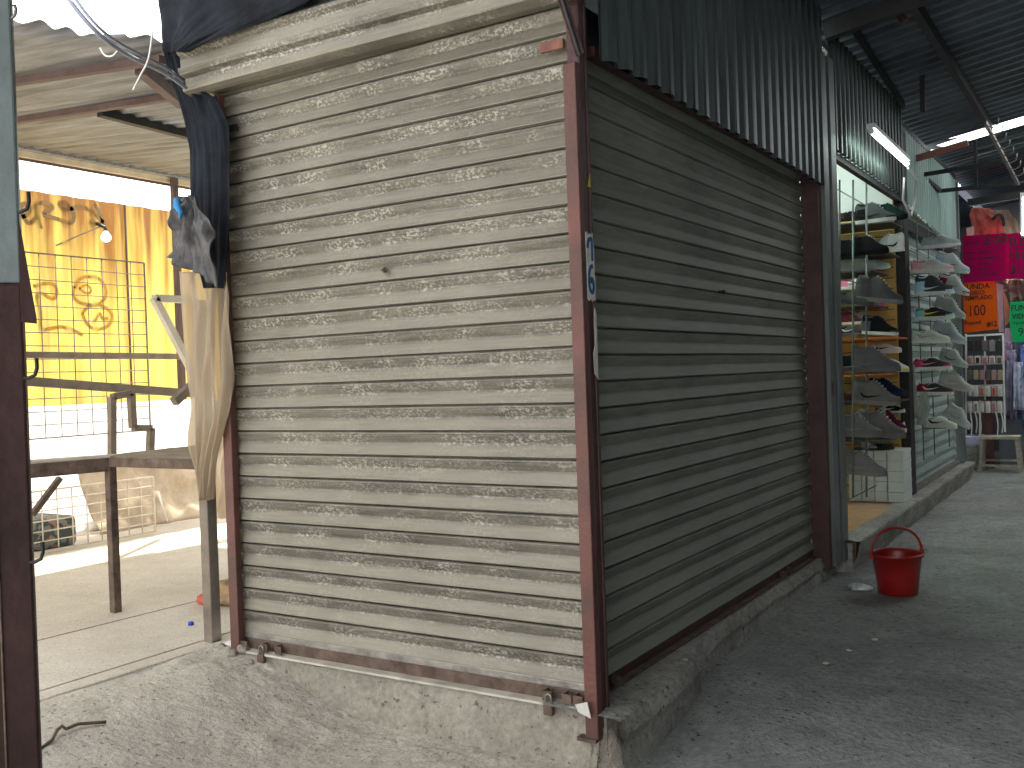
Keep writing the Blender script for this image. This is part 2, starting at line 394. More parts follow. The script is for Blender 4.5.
# front shutter
sh = wthing('roller_shutter', 'dusty grey metal roller shutter, pulled down on the front of the stall beside the yard', 'roller shutter', (-1.15, 0, .2))
curtain('x', -2.06, -.245, 0, 2.77, 25, 60, M_SHUT, sh, 1)
mb = MB().box((-2.03, -.012, .246), (-.25, .008, .274)); part(mb, 'bottom_slat', M_RAW, sh, bevel=.003)
mb = MB(); mb.box((-2.02, -.010, .196), (-.25, .004, .248)); part(mb, 'bottom_rail', M_RUST, sh, bevel=.002)
mb = MB(); mb.box((-2.02, -.058, .190), (-.25, -.008, .200)); part(mb, 'rail_lip', mat('dusty_lip', (.50, .46, .39), .7, 0, .2, 9, .2, 40), sh, bevel=.002)
for x in (-1.965, -1.84, -1.755, -.41, -.33, -.285):
    mb = MB(); mb.box((x-.028, -.045, .205), (x-.022, -.008, .24)).box((x-.028, -.050, .205), (x+.012, -.044, .24))
    part(mb, 'latch_bracket', M_RUST, sh, bevel=.001)
# centre pull ring
p = PY(385, 270, -.012)
mb = MB().lathe([(0, 0), (.012, 0), (.012, .004), (.007, .006), (.006, .016), (0, .017)], (0, 0, 0), 12)
bmesh.ops.rotate(mb.bm, verts=mb.bm.verts, matrix=Matrix.Rotation(math.pi/2, 3, 'X'))
bmesh.ops.translate(mb.bm, verts=mb.bm.verts, vec=p)
mb.box((p.x-.016, p.y-.008, p.z-.004), (p.x+.016, p.y, p.z+.004))
part(mb, 'lock_knob', M_RUST, sh)
# hood: rolled sheet with two long folds
prof = [(.02, 2.70), (-.03, 2.672), (-.09, 2.662), (-.135, 2.676), (-.139, 2.688), (-.118, 2.693), (-.122, 2.735), (-.150, 2.745), (-.158, 2.758), (-.160, 2.772), (-.143, 2.777),
        (-.146, 2.825), (-.165, 2.838), (-.165, 2.856), (-.140, 2.876), (-.06, 2.91), (.02, 2.92)]
mb = MB(); nx = 30; cols = []
for i in range(nx+1):
    x = -2.13+(1.98)*i/nx
    cols.append([mb.bm.verts.new((x, y, z+.006*vn(x*1.5, z*8, 2)-.010*ss(i/nx))) for y, z in prof])
for i in range(nx):
    for j in range(len(prof)-1):
        mb.bm.faces.new((cols[i][j], cols[i+1][j], cols[i+1][j+1], cols[i][j+1]))
mb.bm.faces.new(cols[0]); mb.bm.faces.new(cols[-1][::-1])
part(mb, 'hood', M_SHUT, sh)
# strap and lug at the upper corners
p = PY(550, 46, -.03)
q = PY(232, 128, -.02)
mb = MB().box((q.x-.05, -.026, q.z-.012), (q.x+.03, -.012, q.z+.014)); part(mb, 'guide_stop', M_DARK, sh, bevel=.002)
mb = MB().box((p.x-.035, -.045, p.z-.022), (p.x+.06, -.028, p.z+.014)); part(mb, 'guide_stop', mat('primer_red', (.24, .10, .065), .7, 0, .2, 20), sh, bevel=.003)

# right-hand shutter
sr = wthing('roller_shutter', 'dark grey-green roller shutter, pulled down along the passage right of the corner post', 'roller shutter', (-.305, 1.5, .2))
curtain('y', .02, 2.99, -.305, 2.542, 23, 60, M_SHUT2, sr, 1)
mb = MB().box((-.315, .04, .2), (-.295, 2.97, .25)); part(mb, 'bottom_rail', M_REDD, sr, bevel=.002)
mb = MB().box((-.297, .04, .2), (-.262, 2.97, .208)); part(mb, 'rail_lip', M_RUST, sr, bevel=.002)
for y in (.10, .22, 2.3, 2.42):
    mb = MB(); mb.box((-.30, y, .205), (-.262, y+.006, .24)).box((-.266, y-.04, .205), (-.26, y+.006, .24)); part(mb, 'latch_bracket', M_RUST, sr)
p = PX(721, 292, -.295)
mb = MB().tube([p, p+Vector((.02, 0, 0))], .008, 10).box((p.x-.004, p.y-.03, p.z-.006), (p.x+.004, p.y+.03, p.z+.006)); part(mb, 'lock_knob', M_DARK, sr)
# coil housing hidden behind the fascia
mb = MB().tube([(-.50, .16, 2.74), (-.50, 2.96, 2.74)], .12, 16); part(mb, 'roller_drum', M_DARK, sr)

# padlocks and their bolts
def padlock(x, y, z, label):
    t = thing('padlock', label, 'padlock', (x, y, z))
    MB().box((-.019, -.010, -.045), (.019, .010, -.005)).build('body', M_RUST, t, bevel=.004)
    pts = [(-.012, 0, -.006)]+[(-.012*math.cos(a), 0, .018+.012*math.sin(a)) for a in [math.pi*i/8 for i in range(9)]]+[(.012, 0, -.006)]
    MB().tube(pts, .0035, 8).build('shackle', M_RAW, t)
padlock(-1.855, -.058, .205, 'small rusty padlock on the bottom rail near the left post')
padlock(-.405, -.062, .205, 'rusty padlock on the bottom rail just left of the corner post')

# ------------------------------------------------------------------ posts
def post(name, label, x0, x1, y0, y1, z0, z1, m, bev=.004):
    o = MB().box((x0, y0, z0), (x1, y1, z1)).build(name, m, None, bevel=bev, at=((x0+x1)/2, (y0+y1)/2, z0))
    tag(o, label, 'post'); return o
post('steel_post', 'red-painted square steel post at the left edge of the front shutter', -2.052, -1.997, -.055, -.020, .19, 2.66, M_RED)
# corner post: red front flange plus dark angle behind
cp = wthing('corner_post', 'red and maroon steel corner post between the front and side shutters', 'post', (-.23, 0, .1))
part(MB().box((-.250, -.080, .11), (-.200, -.045, 2.44)), 'front_flange', M_RED, cp, bevel=.004)
part(MB().box((-.250, -.045, .11), (-.204, -.004, 3.4)), 'core_tube', M_REDD, cp, bevel=.003)
part(MB().box((-.245, -.002, .15), (-.200, .014, 3.4)), 'side_channel', M_REDD, cp, bevel=.003)
part(MB().box((-.204, -.045, .14), (-.200, -.030, 3.3)), 'side_lip', M_REDD, cp, bevel=.002)
part(MB().box((-.28, -.088, .10), (-.206, -.03, .112)), 'foot_plate', M_RUST, cp)
# torn paper number stuck on the post
st = wthing('paper_sticker', 'torn white paper with a blue hand-painted 76 on the corner post', 'sticker', (-.18, -.0, 1.7))
poly = [(-.030, 1.628), (-.018, 1.622), (-.008, 1.630), (.002, 1.620), (.014, 1.628), (.022, 1.622), (.026, 1.70), (.022, 1.72), (.024, 1.80), (.016, 1.862), (.008, 1.852), (-.002, 1.858), (-.010, 1.850), (-.02, 1.862), (-.032, 1.858), (-.028, 1.76)]
part(MB().prism([(a*1.1, b) for a, b in poly], (-.1985, -.018, 0), (0, 1, 0), (0, 0, 1), (.0015, 0, 0)), 'paper', M_PAPER, st)
M_BLUE = mat('blue_paint', (.015, .13, .30), .6, 0, .2, 30)
def stroke(pts, wd, o, ux, uy, nrm, mtl, name, root, th=.001, wobble=0):
    """painted brush stroke as a thin raised ribbon"""
    o, ux, uy, nrm = map(Vector, (o, ux, uy, nrm)); mb = MB(); P = [Vector((a, b)) for a, b in pts]
    # smooth
    for _ in range(2):
        Q = [P[0]]
        for i in range(len(P)-1): Q += [P[i]*.75+P[i+1]*.25, P[i]*.25+P[i+1]*.75]
        Q.append(P[-1]); P = Q
    L = []
    for i, p in enumerate(P):
        t = (P[min(i+1, len(P)-1)]-P[max(i-1, 0)]); t = t.normalized() if t.length > 1e-9 else Vector((1, 0))
        n = Vector((-t.y, t.x))*wd/2
        L.append((p+n, p-n))
    def W(q, k): return o+ux*q.x+uy*q.y+nrm*k
    vs = [[mb.bm.verts.new(W(a, th)), mb.bm.verts.new(W(b, th)), mb.bm.verts.new(W(b, 0)), mb.bm.verts.new(W(a, 0))] for a, b in L]
    for i in range(len(vs)-1):
        for k in range(4): mb.bm.faces.new((vs[i][k], vs[i+1][k], vs[i+1][(k+1) % 4], vs[i][(k+1) % 4]))
    mb.bm.faces.new(vs[0]); mb.bm.faces.new(vs[-1][::-1])
    return part(mb, name, mtl, root)
O = (-.1970, -.018, 0); 
stroke([(-.024, 1.805), (-.018, 1.832), (.004, 1.840), (.010, 1.835), (.010, 1.80), (.010, 1.762)], .016, O, (0,1,0), (0,0,1), (1,0,0), M_BLUE, 'painted_digit', st)
stroke([(.012, 1.745), (-.012, 1.738), (-.022, 1.70), (-.016, 1.66), (.004, 1.650), (.014, 1.668), (.010, 1.695), (-.004, 1.70), (-.010, 1.685)], .016, O, (0,1,0), (0,0,1), (1,0,0), M_BLUE, 'painted_digit', st)
tag(MB().prism([(-.006, 1.37), (.020, 1.35), (.022, 1.58), (.010, 1.60), (.002, 1.55), (.004, 1.47), (-.012, 1.44)], (-.1985, -.012, 0), (0, 1, 0), (0, 0, 1), (.0015, 0, 0)).build('paper_remnant', M_PAPER, at=(-.204, -.002, 1.36)), 'torn strip of white paper on the corner post below the number', 'paper scrap')
tag(MB().prism([(-.01, 2.02), (.012, 2.02), (.012, 2.07)], (-.1985, -.012, 0), (0, 1, 0), (0, 0, 1), (.0015, 0, 0)).build('yellow_tape', mat('yellow_tape', (.6, .45, .05), .6), at=(-.204, -.005, 2.02)), 'tiny yellow tape scrap high on the corner post', 'tape')

post('steel_post', 'dark maroon steel post at the far end of the side shutter', -.305, -.20, 2.985, 3.05, .12, 3.3, M_REDD)
# galvanised folded channel
ch = wthing('channel_post', 'grey galvanised folded channel post left of the sneaker shop opening', 'post', (-.2, 3.2, .1))
part(MB().box((-.22, 3.052, .13), (-.175, 3.17, 3.3)), 'channel_flange', M_GALV, ch, bevel=.004)
part(MB().box((-.24, 3.17, .13), (-.215, 3.22, 3.3)), 'channel_web', M_DARKC, ch)
part(MB().box((-.22, 3.22, .13), (-.17, 3.345, 3.3)), 'channel_flange', M_GALV, ch, bevel=.004)
part(MB().box((-.235, 3.06, 1.18), (-.165, 3.09, 1.26)), 'hasp', M_REDD, ch, bevel=.004)

# ------------------------------------------------------------------ walls and roofs
def corr(o, du, dv, Lu, Lv, pitch, amp, nrm, m, name, trap=True, nv=4, wob=0.0, edge=None, solid=.0015, sub=8, cut=None):
    o, du, dv, nrm = map(Vector, (o, du, dv, nrm)); du.normalize(); dv.normalize(); nrm.normalize()
    nu = max(2, int(Lu/pitch*sub))
    mb = MB()
    def fn(u, v):
        s = u*Lu/pitch; ph = s-math.floor(s)
        if trap:
            h = ss((.5-abs(ph-.5)-.17)/.14)
        else: h = .5+.5*math.cos(2*math.pi*s)
        a, b = 0, Lv
        if edge: a, b = edge(u*Lu)
        d = a+(b-a)*v
        return o+du*(u*Lu)+dv*d+nrm*(amp*(h-.5)+wob*vn(u*Lu*.7, d*.7, 5))
    mb.grid(fn, nu, nv, smooth=not trap)
    return mb.build(name, m, None, solid=solid)

# upper dark corrugated cladding over the side shutter
o = corr((-.175, .09, 2.49), (0, 1, 0), (0, 0, 1), 2.95, 1.05, .13, .03, (1, 0, 0), M_DARKC, 'wall_right', edge=lambda u: (.0-.03*u/3+.012*vn(u*8, 0), 1.05)); struct(o)
struct(MB().box((-.25, .08, 2.50), (-.205, 3.0, 2.535)).build('trim_5', M_REDD))
# front cladding above the hood
struct(corr((-2.12, -.13, 2.87), (1, 0, 0), (0, 0, 1), 1.90, .75, .13, .025, (0, -1, 0), M_DARKC, 'wall_front'))
# stall shell, unseen sides
struct(MB().box((-2.13, .04, .19), (-2.09, 3.05, 3.3)).build('wall_left', M_DARKC))
struct(MB().box((-2.13, 3.05, .19), (-.36, 3.10, 3.3)).build('wall_back', M_WHITE))
struct(MB().box((-2.13, .0, 3.36), (-.2, 8.7, 3.40)).build('ceiling', M_DARKC))

# sneaker shop cladding and shell
struct(corr((-.19, 3.35, 2.745), (0, 1, 0), (0, 0, 1), 2.3, .75, .12, .03, (1, 0, 0), M_DARKC, 'wall_right'))
struct(MB().box((-.24, 3.35, 2.70), (-.20, 5.62, 2.745)).build('trim_6', M_DARK))
struct(corr((-.19, 5.75, 2.70), (0, 1, 0), (0, 0, 1), 2.95, .70, .12, .03, (1, 0, 0), M_GREENC, 'wall_right', edge=lambda u: (0-.05*u, .62)))
struct(MB().box((-.24, 5.75, 2.5), (-.205, 8.7, 2.6)).build('trim_7', M_DARK))
struct(MB().box((-1.9, 5.55, .25), (-.26, 5.60, 3.35)).build('wall_far', M_SLAT))
struct(MB().box((-1.9, 5.53, 2.62), (-.26, 5.55, 3.35)).build('wall_far', M_WHITE))
struct(MB().box((-1.95, 3.1, .25), (-1.9, 5.6, 3.35)).build('wall_left', M_WHITE))
gm = MB()
for k in range(27): gm.box((-1.9, 5.543, .33+k*.087), (-.27, 5.551, .338+k*.087))
struct(gm.build('trim_8', mat('slat_groove', (.16, .09, .03), .7)))
struct(MB().box((-1.95, 3.36, -.05), (-.30, 5.6, .249)).box((-.30, 3.62, -.05), (-.19, 5.6, .249)).build('floor', M_ORANGEF))
# broken cement threshold
mb = MB()
def thr(u, v):
    y = 3.30+u*5.4; e = .035*fbm(y*5, 0, 3)
    xi = -.215 if y < 5.7 else -.34
    if v < .35: t = v/.35; return (xi+e*(1-t)*1.6+(-.085-xi)*t, y, .258-.006*t+.008*fbm(y*10, t*4, 2))
    t = (v-.35)/.65; return (-.085-.10*t+.02*fbm(y*5, t*4, 4), y, .252+(-.05-.252)*t)
mb.grid(thr, 200, 20); mb.box((-.32, 3.31, -.05), (-.14, 3.37, .235)); struct(mb.build('trim_9', M_KERB2))

post('steel_post', 'dark brown post between the open sneaker shop and the pale green shutter', -.30, -.185, 5.60, 5.78, .24, 3.3, M_DARK)
s3 = wthing('roller_shutter', 'pale green roller shutter behind the rack of sneakers facing the passage', 'roller shutter', (-.27, 7.2, .26))
curtain('y', 5.80, 8.45, -.26, 2.66, 24, 20, M_SHUT3, s3, 1)
part(MB().box((-.27, 5.8, .25), (-.20, 8.45, .29)), 'bottom_rail', M_RAW, s3)
post('steel_post', 'light grey steel post at the far end of the pale green shutter', -.27, -.17, 8.46, 8.62, .22, 3.3, M_GALV)
struct(MB().box((-2.1, 8.62, -.02), (-.27, 8.68, 3.35)).build('wall_far', M_DARKC))

# passage roof
RZ = lambda x: 3.56+.16*(x+.2)
sl = math.hypot(1, .16); dux = Vector((1, 0, .16)).normalized()
nrm = Vector((-.16, 0, 1)).normalized()
def roof(y0, y1, name, x0=-.35, x1=3.0, edge=None):
    o = corr((x0, y0, RZ(x0)), (0, 1, 0), dux, y1-y0, (x1-x0)*sl, .17, .028, nrm, M_ROOF, name, sub=8, edge=edge); struct(o)
roof(.0, 5.8, 'ceiling')
roof(5.8, 7.50, 'ceiling', edge=lambda u: (0, 1.15))  # cut short out of view: opening added to light the far passage
roof(-4.6, .0, 'ceiling', x0=-1.35)  # unseen roof, widened leftwards to cut sun and sky on the front
struct(MB().box((-2.2, -.75, 3.30), (-1.2, .0, 3.33)).build('ceiling', M_DARKC))  # unseen overhang added to shade the hood and top slats
roof(7.86, 9.4, 'ceiling', edge=lambda u: (0, 1.25))  # also cut short, widening the added unseen roof opening
roof(9.4, 14.0, 'ceiling', edge=lambda u: (0, 3.4))
# sliver of roofing that narrows the slot on its left
struct(MB().prism([(-.4, 7.49), (.0, 7.49), (-.25, 7.7), (-.18, 7.87), (-.4, 7.87)], (0, 0, 3.55), (1, 0, 0), (0, 1, 0), (0, 0, .01)).build('ceiling', M_ROOF))
# far wall of the passage and far dark backdrop
struct(MB().box((2.75, -4.6, -.2), (2.85, 14, 3.9)).build('wall_passage', M_DARKC))
struct(MB().box((-2.2, 12.6, -.2), (2.85, 12.7, 3.9)).build('wall_end', mat('dim_wall', (.10, .10, .12), .8)))
struct(MB().box((-2.2, 8.68, 3.3), (-.3, 12.6, 3.34)).build('ceiling', M_ROOF))
struct(MB().box((-2.2, 8.68, -.3), (-.12, 14, PZ0-.002)).build('floor', M_PASS))
struct(MB().box((-2.2, 8.68, .0), (-2.15, 12.6, 3.3)).build('wall_left', M_DARKC))

# roof purlins, rafters
def beam(label, a, b, w_, h_, m=M_DARK, name='roof_purlin', group=None):
    a, b = Vector(a), Vector(b); c = (a+b)/2
    o = MB().bar(a, b, w_, h_).build(name, m, at=c); tag(o, label, 'beam', group); return o
beam('long dark steel purlin under the roof directly above the passage edge', (.30, -3.0, RZ(.3)-.06), (.30, 7.3, RZ(.3)-.06), .05, .08)
beam('long dark steel purlin further out over the middle of the passage', (1.1, -3.0, RZ(1.1)-.06), (1.1, 13, RZ(1.1)-.06), .05, .08)
beam('dark rafter crossing the passage roof above the channel post', (-.18, 3.2, RZ(-.2)-.12), (2.7, 3.2, RZ(2.7)-.12), .06, .10, M_DARK, 'rafter')
beam('dark upright steel strut hanging under the roof beside the tube light', PY(921, 35, 5.2), PY(923, 112, 5.2), .035, .035, M_DARK, 'strut')
beam('dark maroon slanting brace under the near roof', PY(880, -10, 3.4), PY(905, 22, 3.4), .05, .05, M_REDD, 'brace')
# plain steel bar frame hung over the lane
fr = wthing('hanging_frame', 'dark steel bar frame hung across the lane above the pink signs', 'frame', (.1, 6.9, 3.0))
A1, A2, B1, B2 = PY(921, 175, 6.6), PY(1002, 162, 6.6), PY(940, 191, 7.3), PY(1019, 183, 7.3)
for a, b in ((A1, A2), (B1, B2), (A1, B1)):
    part(MB().bar(a, b, .035), 'frame_bar', M_DARK, fr)
a, b = PY(975, 140, 7.25), PY(976, 188, 7.25); part(MB().bar(a, b, .03), 'frame_bar', M_DARK, fr)
a, b = PY(960, 232, 8.4), PY(1024+20, 200, 8.4)
beam('dark steel header bar over the phone accessory stall', PY(968, 203, 9.0), PY(1050, 190, 9.0), .06, .08, M_DARK, 'header_bar')
beam('rusty red pipe crossing under the roof beside the tube light', PY(908, 161, 6.2), PY(968, 143, 6.2), .05, .05, mat('red_pipe', (.30, .12, .09), .6, .2), 'pipe')
# hooked rail with many small hooks
hr = wthing('hook_rail', 'slanting steel rail with wire hooks above the pink signs', 'rail', PY(1000, 160, 6.6))
a, b = PY(985, 122, 5.6), PY(1018, 184, 6.5)
part(MB().bar(a, b, .025), 'rail', M_RAW, hr)
for i in range(9):
    q = a.lerp(b, (i+.5)/9); part(MB().tube([q, q+Vector((.04, 0, -.02)), q+Vector((.08, 0, 0)), q+Vector((.085, 0, .05))], .005, 6), 'hook', M_RAW, hr)
# rafters line high with bolts (lit purlin edge)
beam('thin pale-edged purlin running away above the tube light', PY(850, 22, 3.3), PY(903, 105, 5.6), .03, .05, M_DARK, 'roof_purlin')

# ------------------------------------------------------------------ tube lights
def tube_light(a, b, label, strength, w=.05):
    c = (a+b)/2; t = wthing('tube_light', label, 'tube light', c)
    d = (b-a).normalized()
    part(MB().bar(a+Vector((0, 0, .035)), b+Vector((0, 0, .035)), w, .03), 'housing', M_WHITE, t)
    part(MB().tube([a, b], .016, 12), 'tube', mat('tube_glow_%d' % strength, (.9, 1, .95), .5, 0, 0, emit=(.80, 1.0, .90), estr=strength), t)
    for e in (a, b): part(MB().tube([e-d*.012, e+d*.012], .02, 12), 'end_cap', M_WHITE, t)
    return t
ta, tb = PX(871, 131, -.03), PX(907, 164, -.03)
tube_light(ta, tb, 'lit fluorescent tube light on the corrugated wall above the sneaker shop', 13)
tube_light(Vector((-1.25, 4.25, 3.2)), Vector((-.6, 4.45, 3.2)), 'fluorescent tube light under the ceiling inside the sneaker shop', 240)
tube_light(Vector((-.22, 9.55, 2.58)), Vector((.75, 9.55, 2.60)), 'added fill tube hidden behind the magenta card to brighten the phone accessory rack', 110)  # unseen lamp added to brighten the phone accessory rack
tube_light(PY(1023, 196, 8.7), PY(1023, 236, 8.7), 'upright lit tube light hanging at the right edge above the pink signs', 16)
# white flex hanging from the tube
pts = [PX(908, 168, -.02), PX(916, 180, -.02), PX(915, 200, -.02), PX(911, 216, -.02), PX(903, 200, -.02), PX(904, 178, -.02)]
tag(MB().tube(pts, .009, 6).build('power_cable', M_WCABLE, at=pts[0]), 'white cable loop hanging below the tube light', 'cable')

# ------------------------------------------------------------------ yard: back wall, roof
XW = -6.08
M_YEL = None
def yellow_mat():
    m = bpy.data.materials.new('yellow_sheet'); m.use_nodes = True; nt = m.node_tree; L = nt.links.new; b = nt.nodes['Principled BSDF']
    b.inputs['Roughness'].default_value = .6
    tc = node(nt, 'ShaderNodeTexCoord'); mp = node(nt, 'ShaderNodeMapping'); mp.inputs['Scale'].default_value = (1, 9, .7); L(tc.outputs['Object'], mp.inputs[0])
    n = node(nt, 'ShaderNodeTexNoise'); n.inputs['Scale'].default_value = 1.4; n.inputs['Detail'].default_value = 8; L(mp.outputs[0], n.inputs['Vector'])
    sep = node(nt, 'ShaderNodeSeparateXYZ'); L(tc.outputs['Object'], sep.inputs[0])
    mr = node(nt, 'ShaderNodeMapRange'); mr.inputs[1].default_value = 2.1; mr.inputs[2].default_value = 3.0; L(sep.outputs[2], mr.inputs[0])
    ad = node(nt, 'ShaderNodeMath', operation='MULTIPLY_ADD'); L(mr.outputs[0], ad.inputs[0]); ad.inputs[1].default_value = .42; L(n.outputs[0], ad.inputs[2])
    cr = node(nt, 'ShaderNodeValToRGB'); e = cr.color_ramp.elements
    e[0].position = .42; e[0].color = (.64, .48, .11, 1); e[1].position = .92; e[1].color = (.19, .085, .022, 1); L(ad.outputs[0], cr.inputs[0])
    L(cr.outputs[0], b.inputs['Base Color']); glow(nt, cr.outputs[0]); return m
def glow(nt, col=None, c=(.8,.78,.74,1), f=.5):
    L = nt.links.new; b = nt.nodes['Principled BSDF']; out = nt.nodes['Material Output']
    tl = node(nt, 'ShaderNodeBsdfTranslucent'); tl.inputs[0].default_value = c
    if col: L(col, tl.inputs[0])
    m1 = node(nt, 'ShaderNodeMixShader'); m1.inputs[0].default_value = f; L(b.outputs[0], m1.inputs[1]); L(tl.outputs[0], m1.inputs[2]); L(m1.outputs[0], out.inputs[0])
struct(MB().grid(lambda u, v: (XW-.012*math.cos(u*7.6*2*math.pi/.25), -3+u*7.6, 1.26+v*1.74), 480, 1).build('wall_yard', yellow_mat()))
WW = mat('white_plastic_sheet', (.72, .71, .68), .8, 0, .08, 3, .2, 20); glow(WW.node_tree)
struct(MB().grid(lambda u, v: (XW-.02, -3+u*7.6, .2+v*1.07), 4, 4).build('wall_yard', WW))
for y in (1.2, 2.45): struct(MB().box((XW-.002, y, 1.27), (XW+.012, y+.012, 3.0)).build('trim_10', M_BEAM))
# graffiti strokes on the yellow sheet
gf = wthing('graffiti', 'brown spray-painted scrawl and faces across the yellow sheet wall', 'graffiti', (XW, 2, 2.8))
M_GB = mat('brown_spray', (.20, .12, .04), .7); M_GO = mat('orange_spray', (.55, .28, .03), .7, 0, .1)
def gp(l):
    out = []
    for a, b in l:
        q = PX(10+a/4.8, 180+b/4.8, XW); out.append((q.y, q.z))
    return out
GO = (XW+.001, 0, 0)
for l, w_, m_ in (([(40,165),(60,180),(90,160),(95,120),(60,110),(50,140),(80,210),(110,200),(130,160),(110,110),(180,110),(215,135),(140,165),(240,190),(290,215),(310,180),(300,140),(250,100),(230,115),(260,150),(330,125),(380,140),(460,215)], .035, M_GB),
               ([(400,110),(460,215),(375,205),(395,195)], .035, M_GB), ([(130,170),(150,235)], .03, M_GB),
               ([(110,510),(160,495),(220,500),(225,560),(200,575),(150,540),(120,545),(150,640),(140,720),(190,715),(260,700),(350,745)], .03, M_GO),
               ([(310,520),(330,470),(400,460),(450,490),(465,550),(440,590),(380,600),(330,590),(300,560),(305,510)], .03, M_GO),
               ([(345,640),(380,600),(440,600),(495,640),(480,700),(420,720),(370,700),(345,640)], .03, M_GO),
               ([(400,680),(430,630),(440,670),(470,665)], .03, M_GO), ([(330,520),(370,500),(395,530),(370,550),(330,520)], .02, M_GO)):
    stroke(gp(l), w_, GO, (0, 1, 0), (0, 0, 1), (1, 0, 0), m_, 'spray_stroke', gf, .002)
# bare bulb on the wall
q = PX(106, 237, XW+.10)
bl = wthing('light_bulb', 'bare round white bulb hanging in front of the yellow wall', 'bulb', q)
part(MB().lathe([(0, -.045), (.025, -.038), (.042, -.015), (.04, .012), (.02, .04), (.013, .05)], q, 16), 'globe', mat('bulb_white', (.9, .9, .88), .3, 0, 0, emit=(1, .98, .9), estr=2.5), bl)
part(MB().tube([q+Vector((0, 0, .05)), q+Vector((0, 0, .08)), q+Vector((-.09, -.02, .12))], .014, 8), 'socket', M_BLACK, bl)
part(MB().tube([q+Vector((-.05, 0, .1)), q+Vector((-.09, -.2, .0)), q+Vector((-.10, -.4, -.1))], .006, 6), 'flex', M_BRONZE, bl)

# yard roof: sheets along x, beams beneath
YS = -.086
XF = -5.42
YZ = lambda x: 3.184+YS*(x-XF)
yn = Vector((-YS, 0, 1)).normalized(); yd = Vector((1, 0, YS)).normalized()
def YP(a, b, dz=-.05):
    d = ray(a, b); n = Vector((-YS, 0, 1)); p0 = Vector((XF, 0, 3.184+dz)); t = (p0-CAM).dot(n)/d.dot(n); return CAM+d*t
EDGE = sorted([(q.y, q.x) for q in (YP(-40, 16, 0), YP(12, 22, 0), YP(38, 24, 0), YP(70, 31, 0), YP(98, 37, 0), YP(125, 33, 0), YP(148, 28, 0), YP(160, 38, 0), YP(178, 44, 0))])
def yr_edge(u):
    y = -1.3+u; x = EDGE[-1][1]
    if y <= EDGE[0][0]: x = EDGE[0][1]
    else:
        for (a, b), (c, d) in zip(EDGE, EDGE[1:]):
            if a <= y <= c: x = b+(d-b)*(y-a)/max(1e-6, c-a)
    x = min(x, -2.24) if y > -.1 else x
    return (0, (x-XF)*math.hypot(1, YS)+.02*vn(y*9, 0, 4))
yr = corr((XF, -1.3, YZ(XF)), (0, 1, 0), yd, 4.6, 3.0, .105, .026, yn, M_YROOF, 'ceiling', trap=False, nv=10, wob=.05, edge=yr_edge, sub=8); struct(yr)
yr2 = corr((XF, -4.4, YZ(XF)), (0, 1, 0), yd, 3.05, 2.55, .105, .026, yn, M_YROOF, 'ceiling', trap=False, nv=6, wob=.04, sub=8); struct(yr2)
for lab, p0, p1 in (('brown roof beam nearest the camera under the yard roof', (13, 82), (166, 59)), ('second brown roof beam under the yard roof, behind the first', (13, 121), (178, 96))):
    a, b = YP(*p0), YP(*p1); d = b-a
    beam(lab, a-d*.6, b-d*.02, .04, .035, M_BEAM, 'roof_beam')
beam('dark diagonal purlin under the yard roof behind the second beam', YP(100, 112), YP(200, 138), .05, .05, M_DARK, 'roof_purlin')
beam('short dark diagonal purlin under the yard roof beside the black tarp', YP(140, 68), YP(182, 103), .05, .06, M_BEAM, 'roof_purlin')
zf = YZ(XF)
beam('grey edge beam along the far eave of the yard roof', (XF+.08, -3.5, zf-.03), (XF+.08, 4.2, zf-.03), .06, .05, M_YROOF, 'eave_beam')
beam('cream pipe along the far eave of the yard roof', (XF+.02, -3.5, zf-.075), (XF+.02, 4.2, zf-.075), .045, .045, mat('cream_pipe', (.62, .52, .36), .6), 'eave_pipe')
beam('thin dark rail along the far eave of the yard roof', (XF, -3.5, zf-.105), (XF, 4.2, zf-.105), .02, .02, M_BEAM, 'eave_rail')
# yard posts
q = PZ(176, 500, .2)
a = PX(175, 184, -5.35)
post('yard_post', 'thin brown post under the far eave of the yard roof, behind the plastic', -5.38, -5.33, a.y-.03, a.y+.02, PX(178, 400, -5.35).z, zf-.06, M_BEAM)

# grid panel in front of the yellow wall
def gridpanel(name, label, x, y0, y1, z0, z1, ny, nz, m, r=.004, lean=0):
    t = wthing(name, label, 'grid panel', (x, (y0+y1)/2, z0))
    fb = MB()
    P = lambda y, z: Vector((x+lean*(z-z0), y, z))
    for a, b in ((P(y0,z0),P(y1,z0)), (P(y0,z1),P(y1,z1)), (P(y0,z0),P(y0,z1)), (P(y1,z0),P(y1,z1))): fb.bar(a, b, r*2.6)
    part(fb, 'panel_frame', m, t)
    wb = MB()
    for i in range(1, ny): y = y0+(y1-y0)*i/ny; wb.tube([P(y, z0), P(y, z1)], r, 5)
    for i in range(1, nz): z = z0+(z1-z0)*i/nz; wb.tube([P(y0, z), P(y1, z)], r, 5)
    part(wb, 'wire_mesh', m, t); return t
q0, q1, q2 = PX(20, 253, -5.5), PX(144, 263, -5.5), PX(150, 424, -5.5)
gridpanel('wire_grid_panel', 'large rusty wire grid panel standing in front of the yellow wall', -5.5, q0.y-.25, q1.y, q2.z-.05, q1.z, 10, 14, M_BRONZE, .004)
q0, q2 = PX(34, 545, -5.35), PX(153, 477, -5.35); 
gridpanel('wire_grid_panel', 'low wire grid panel standing on the yard floor under the table', -5.3, q0.y-.2, PX(154, 500, -5.3).y, .22, .66, 10, 6, mat('pale_wire', (.55, .48, .38), .6, .2), .005)
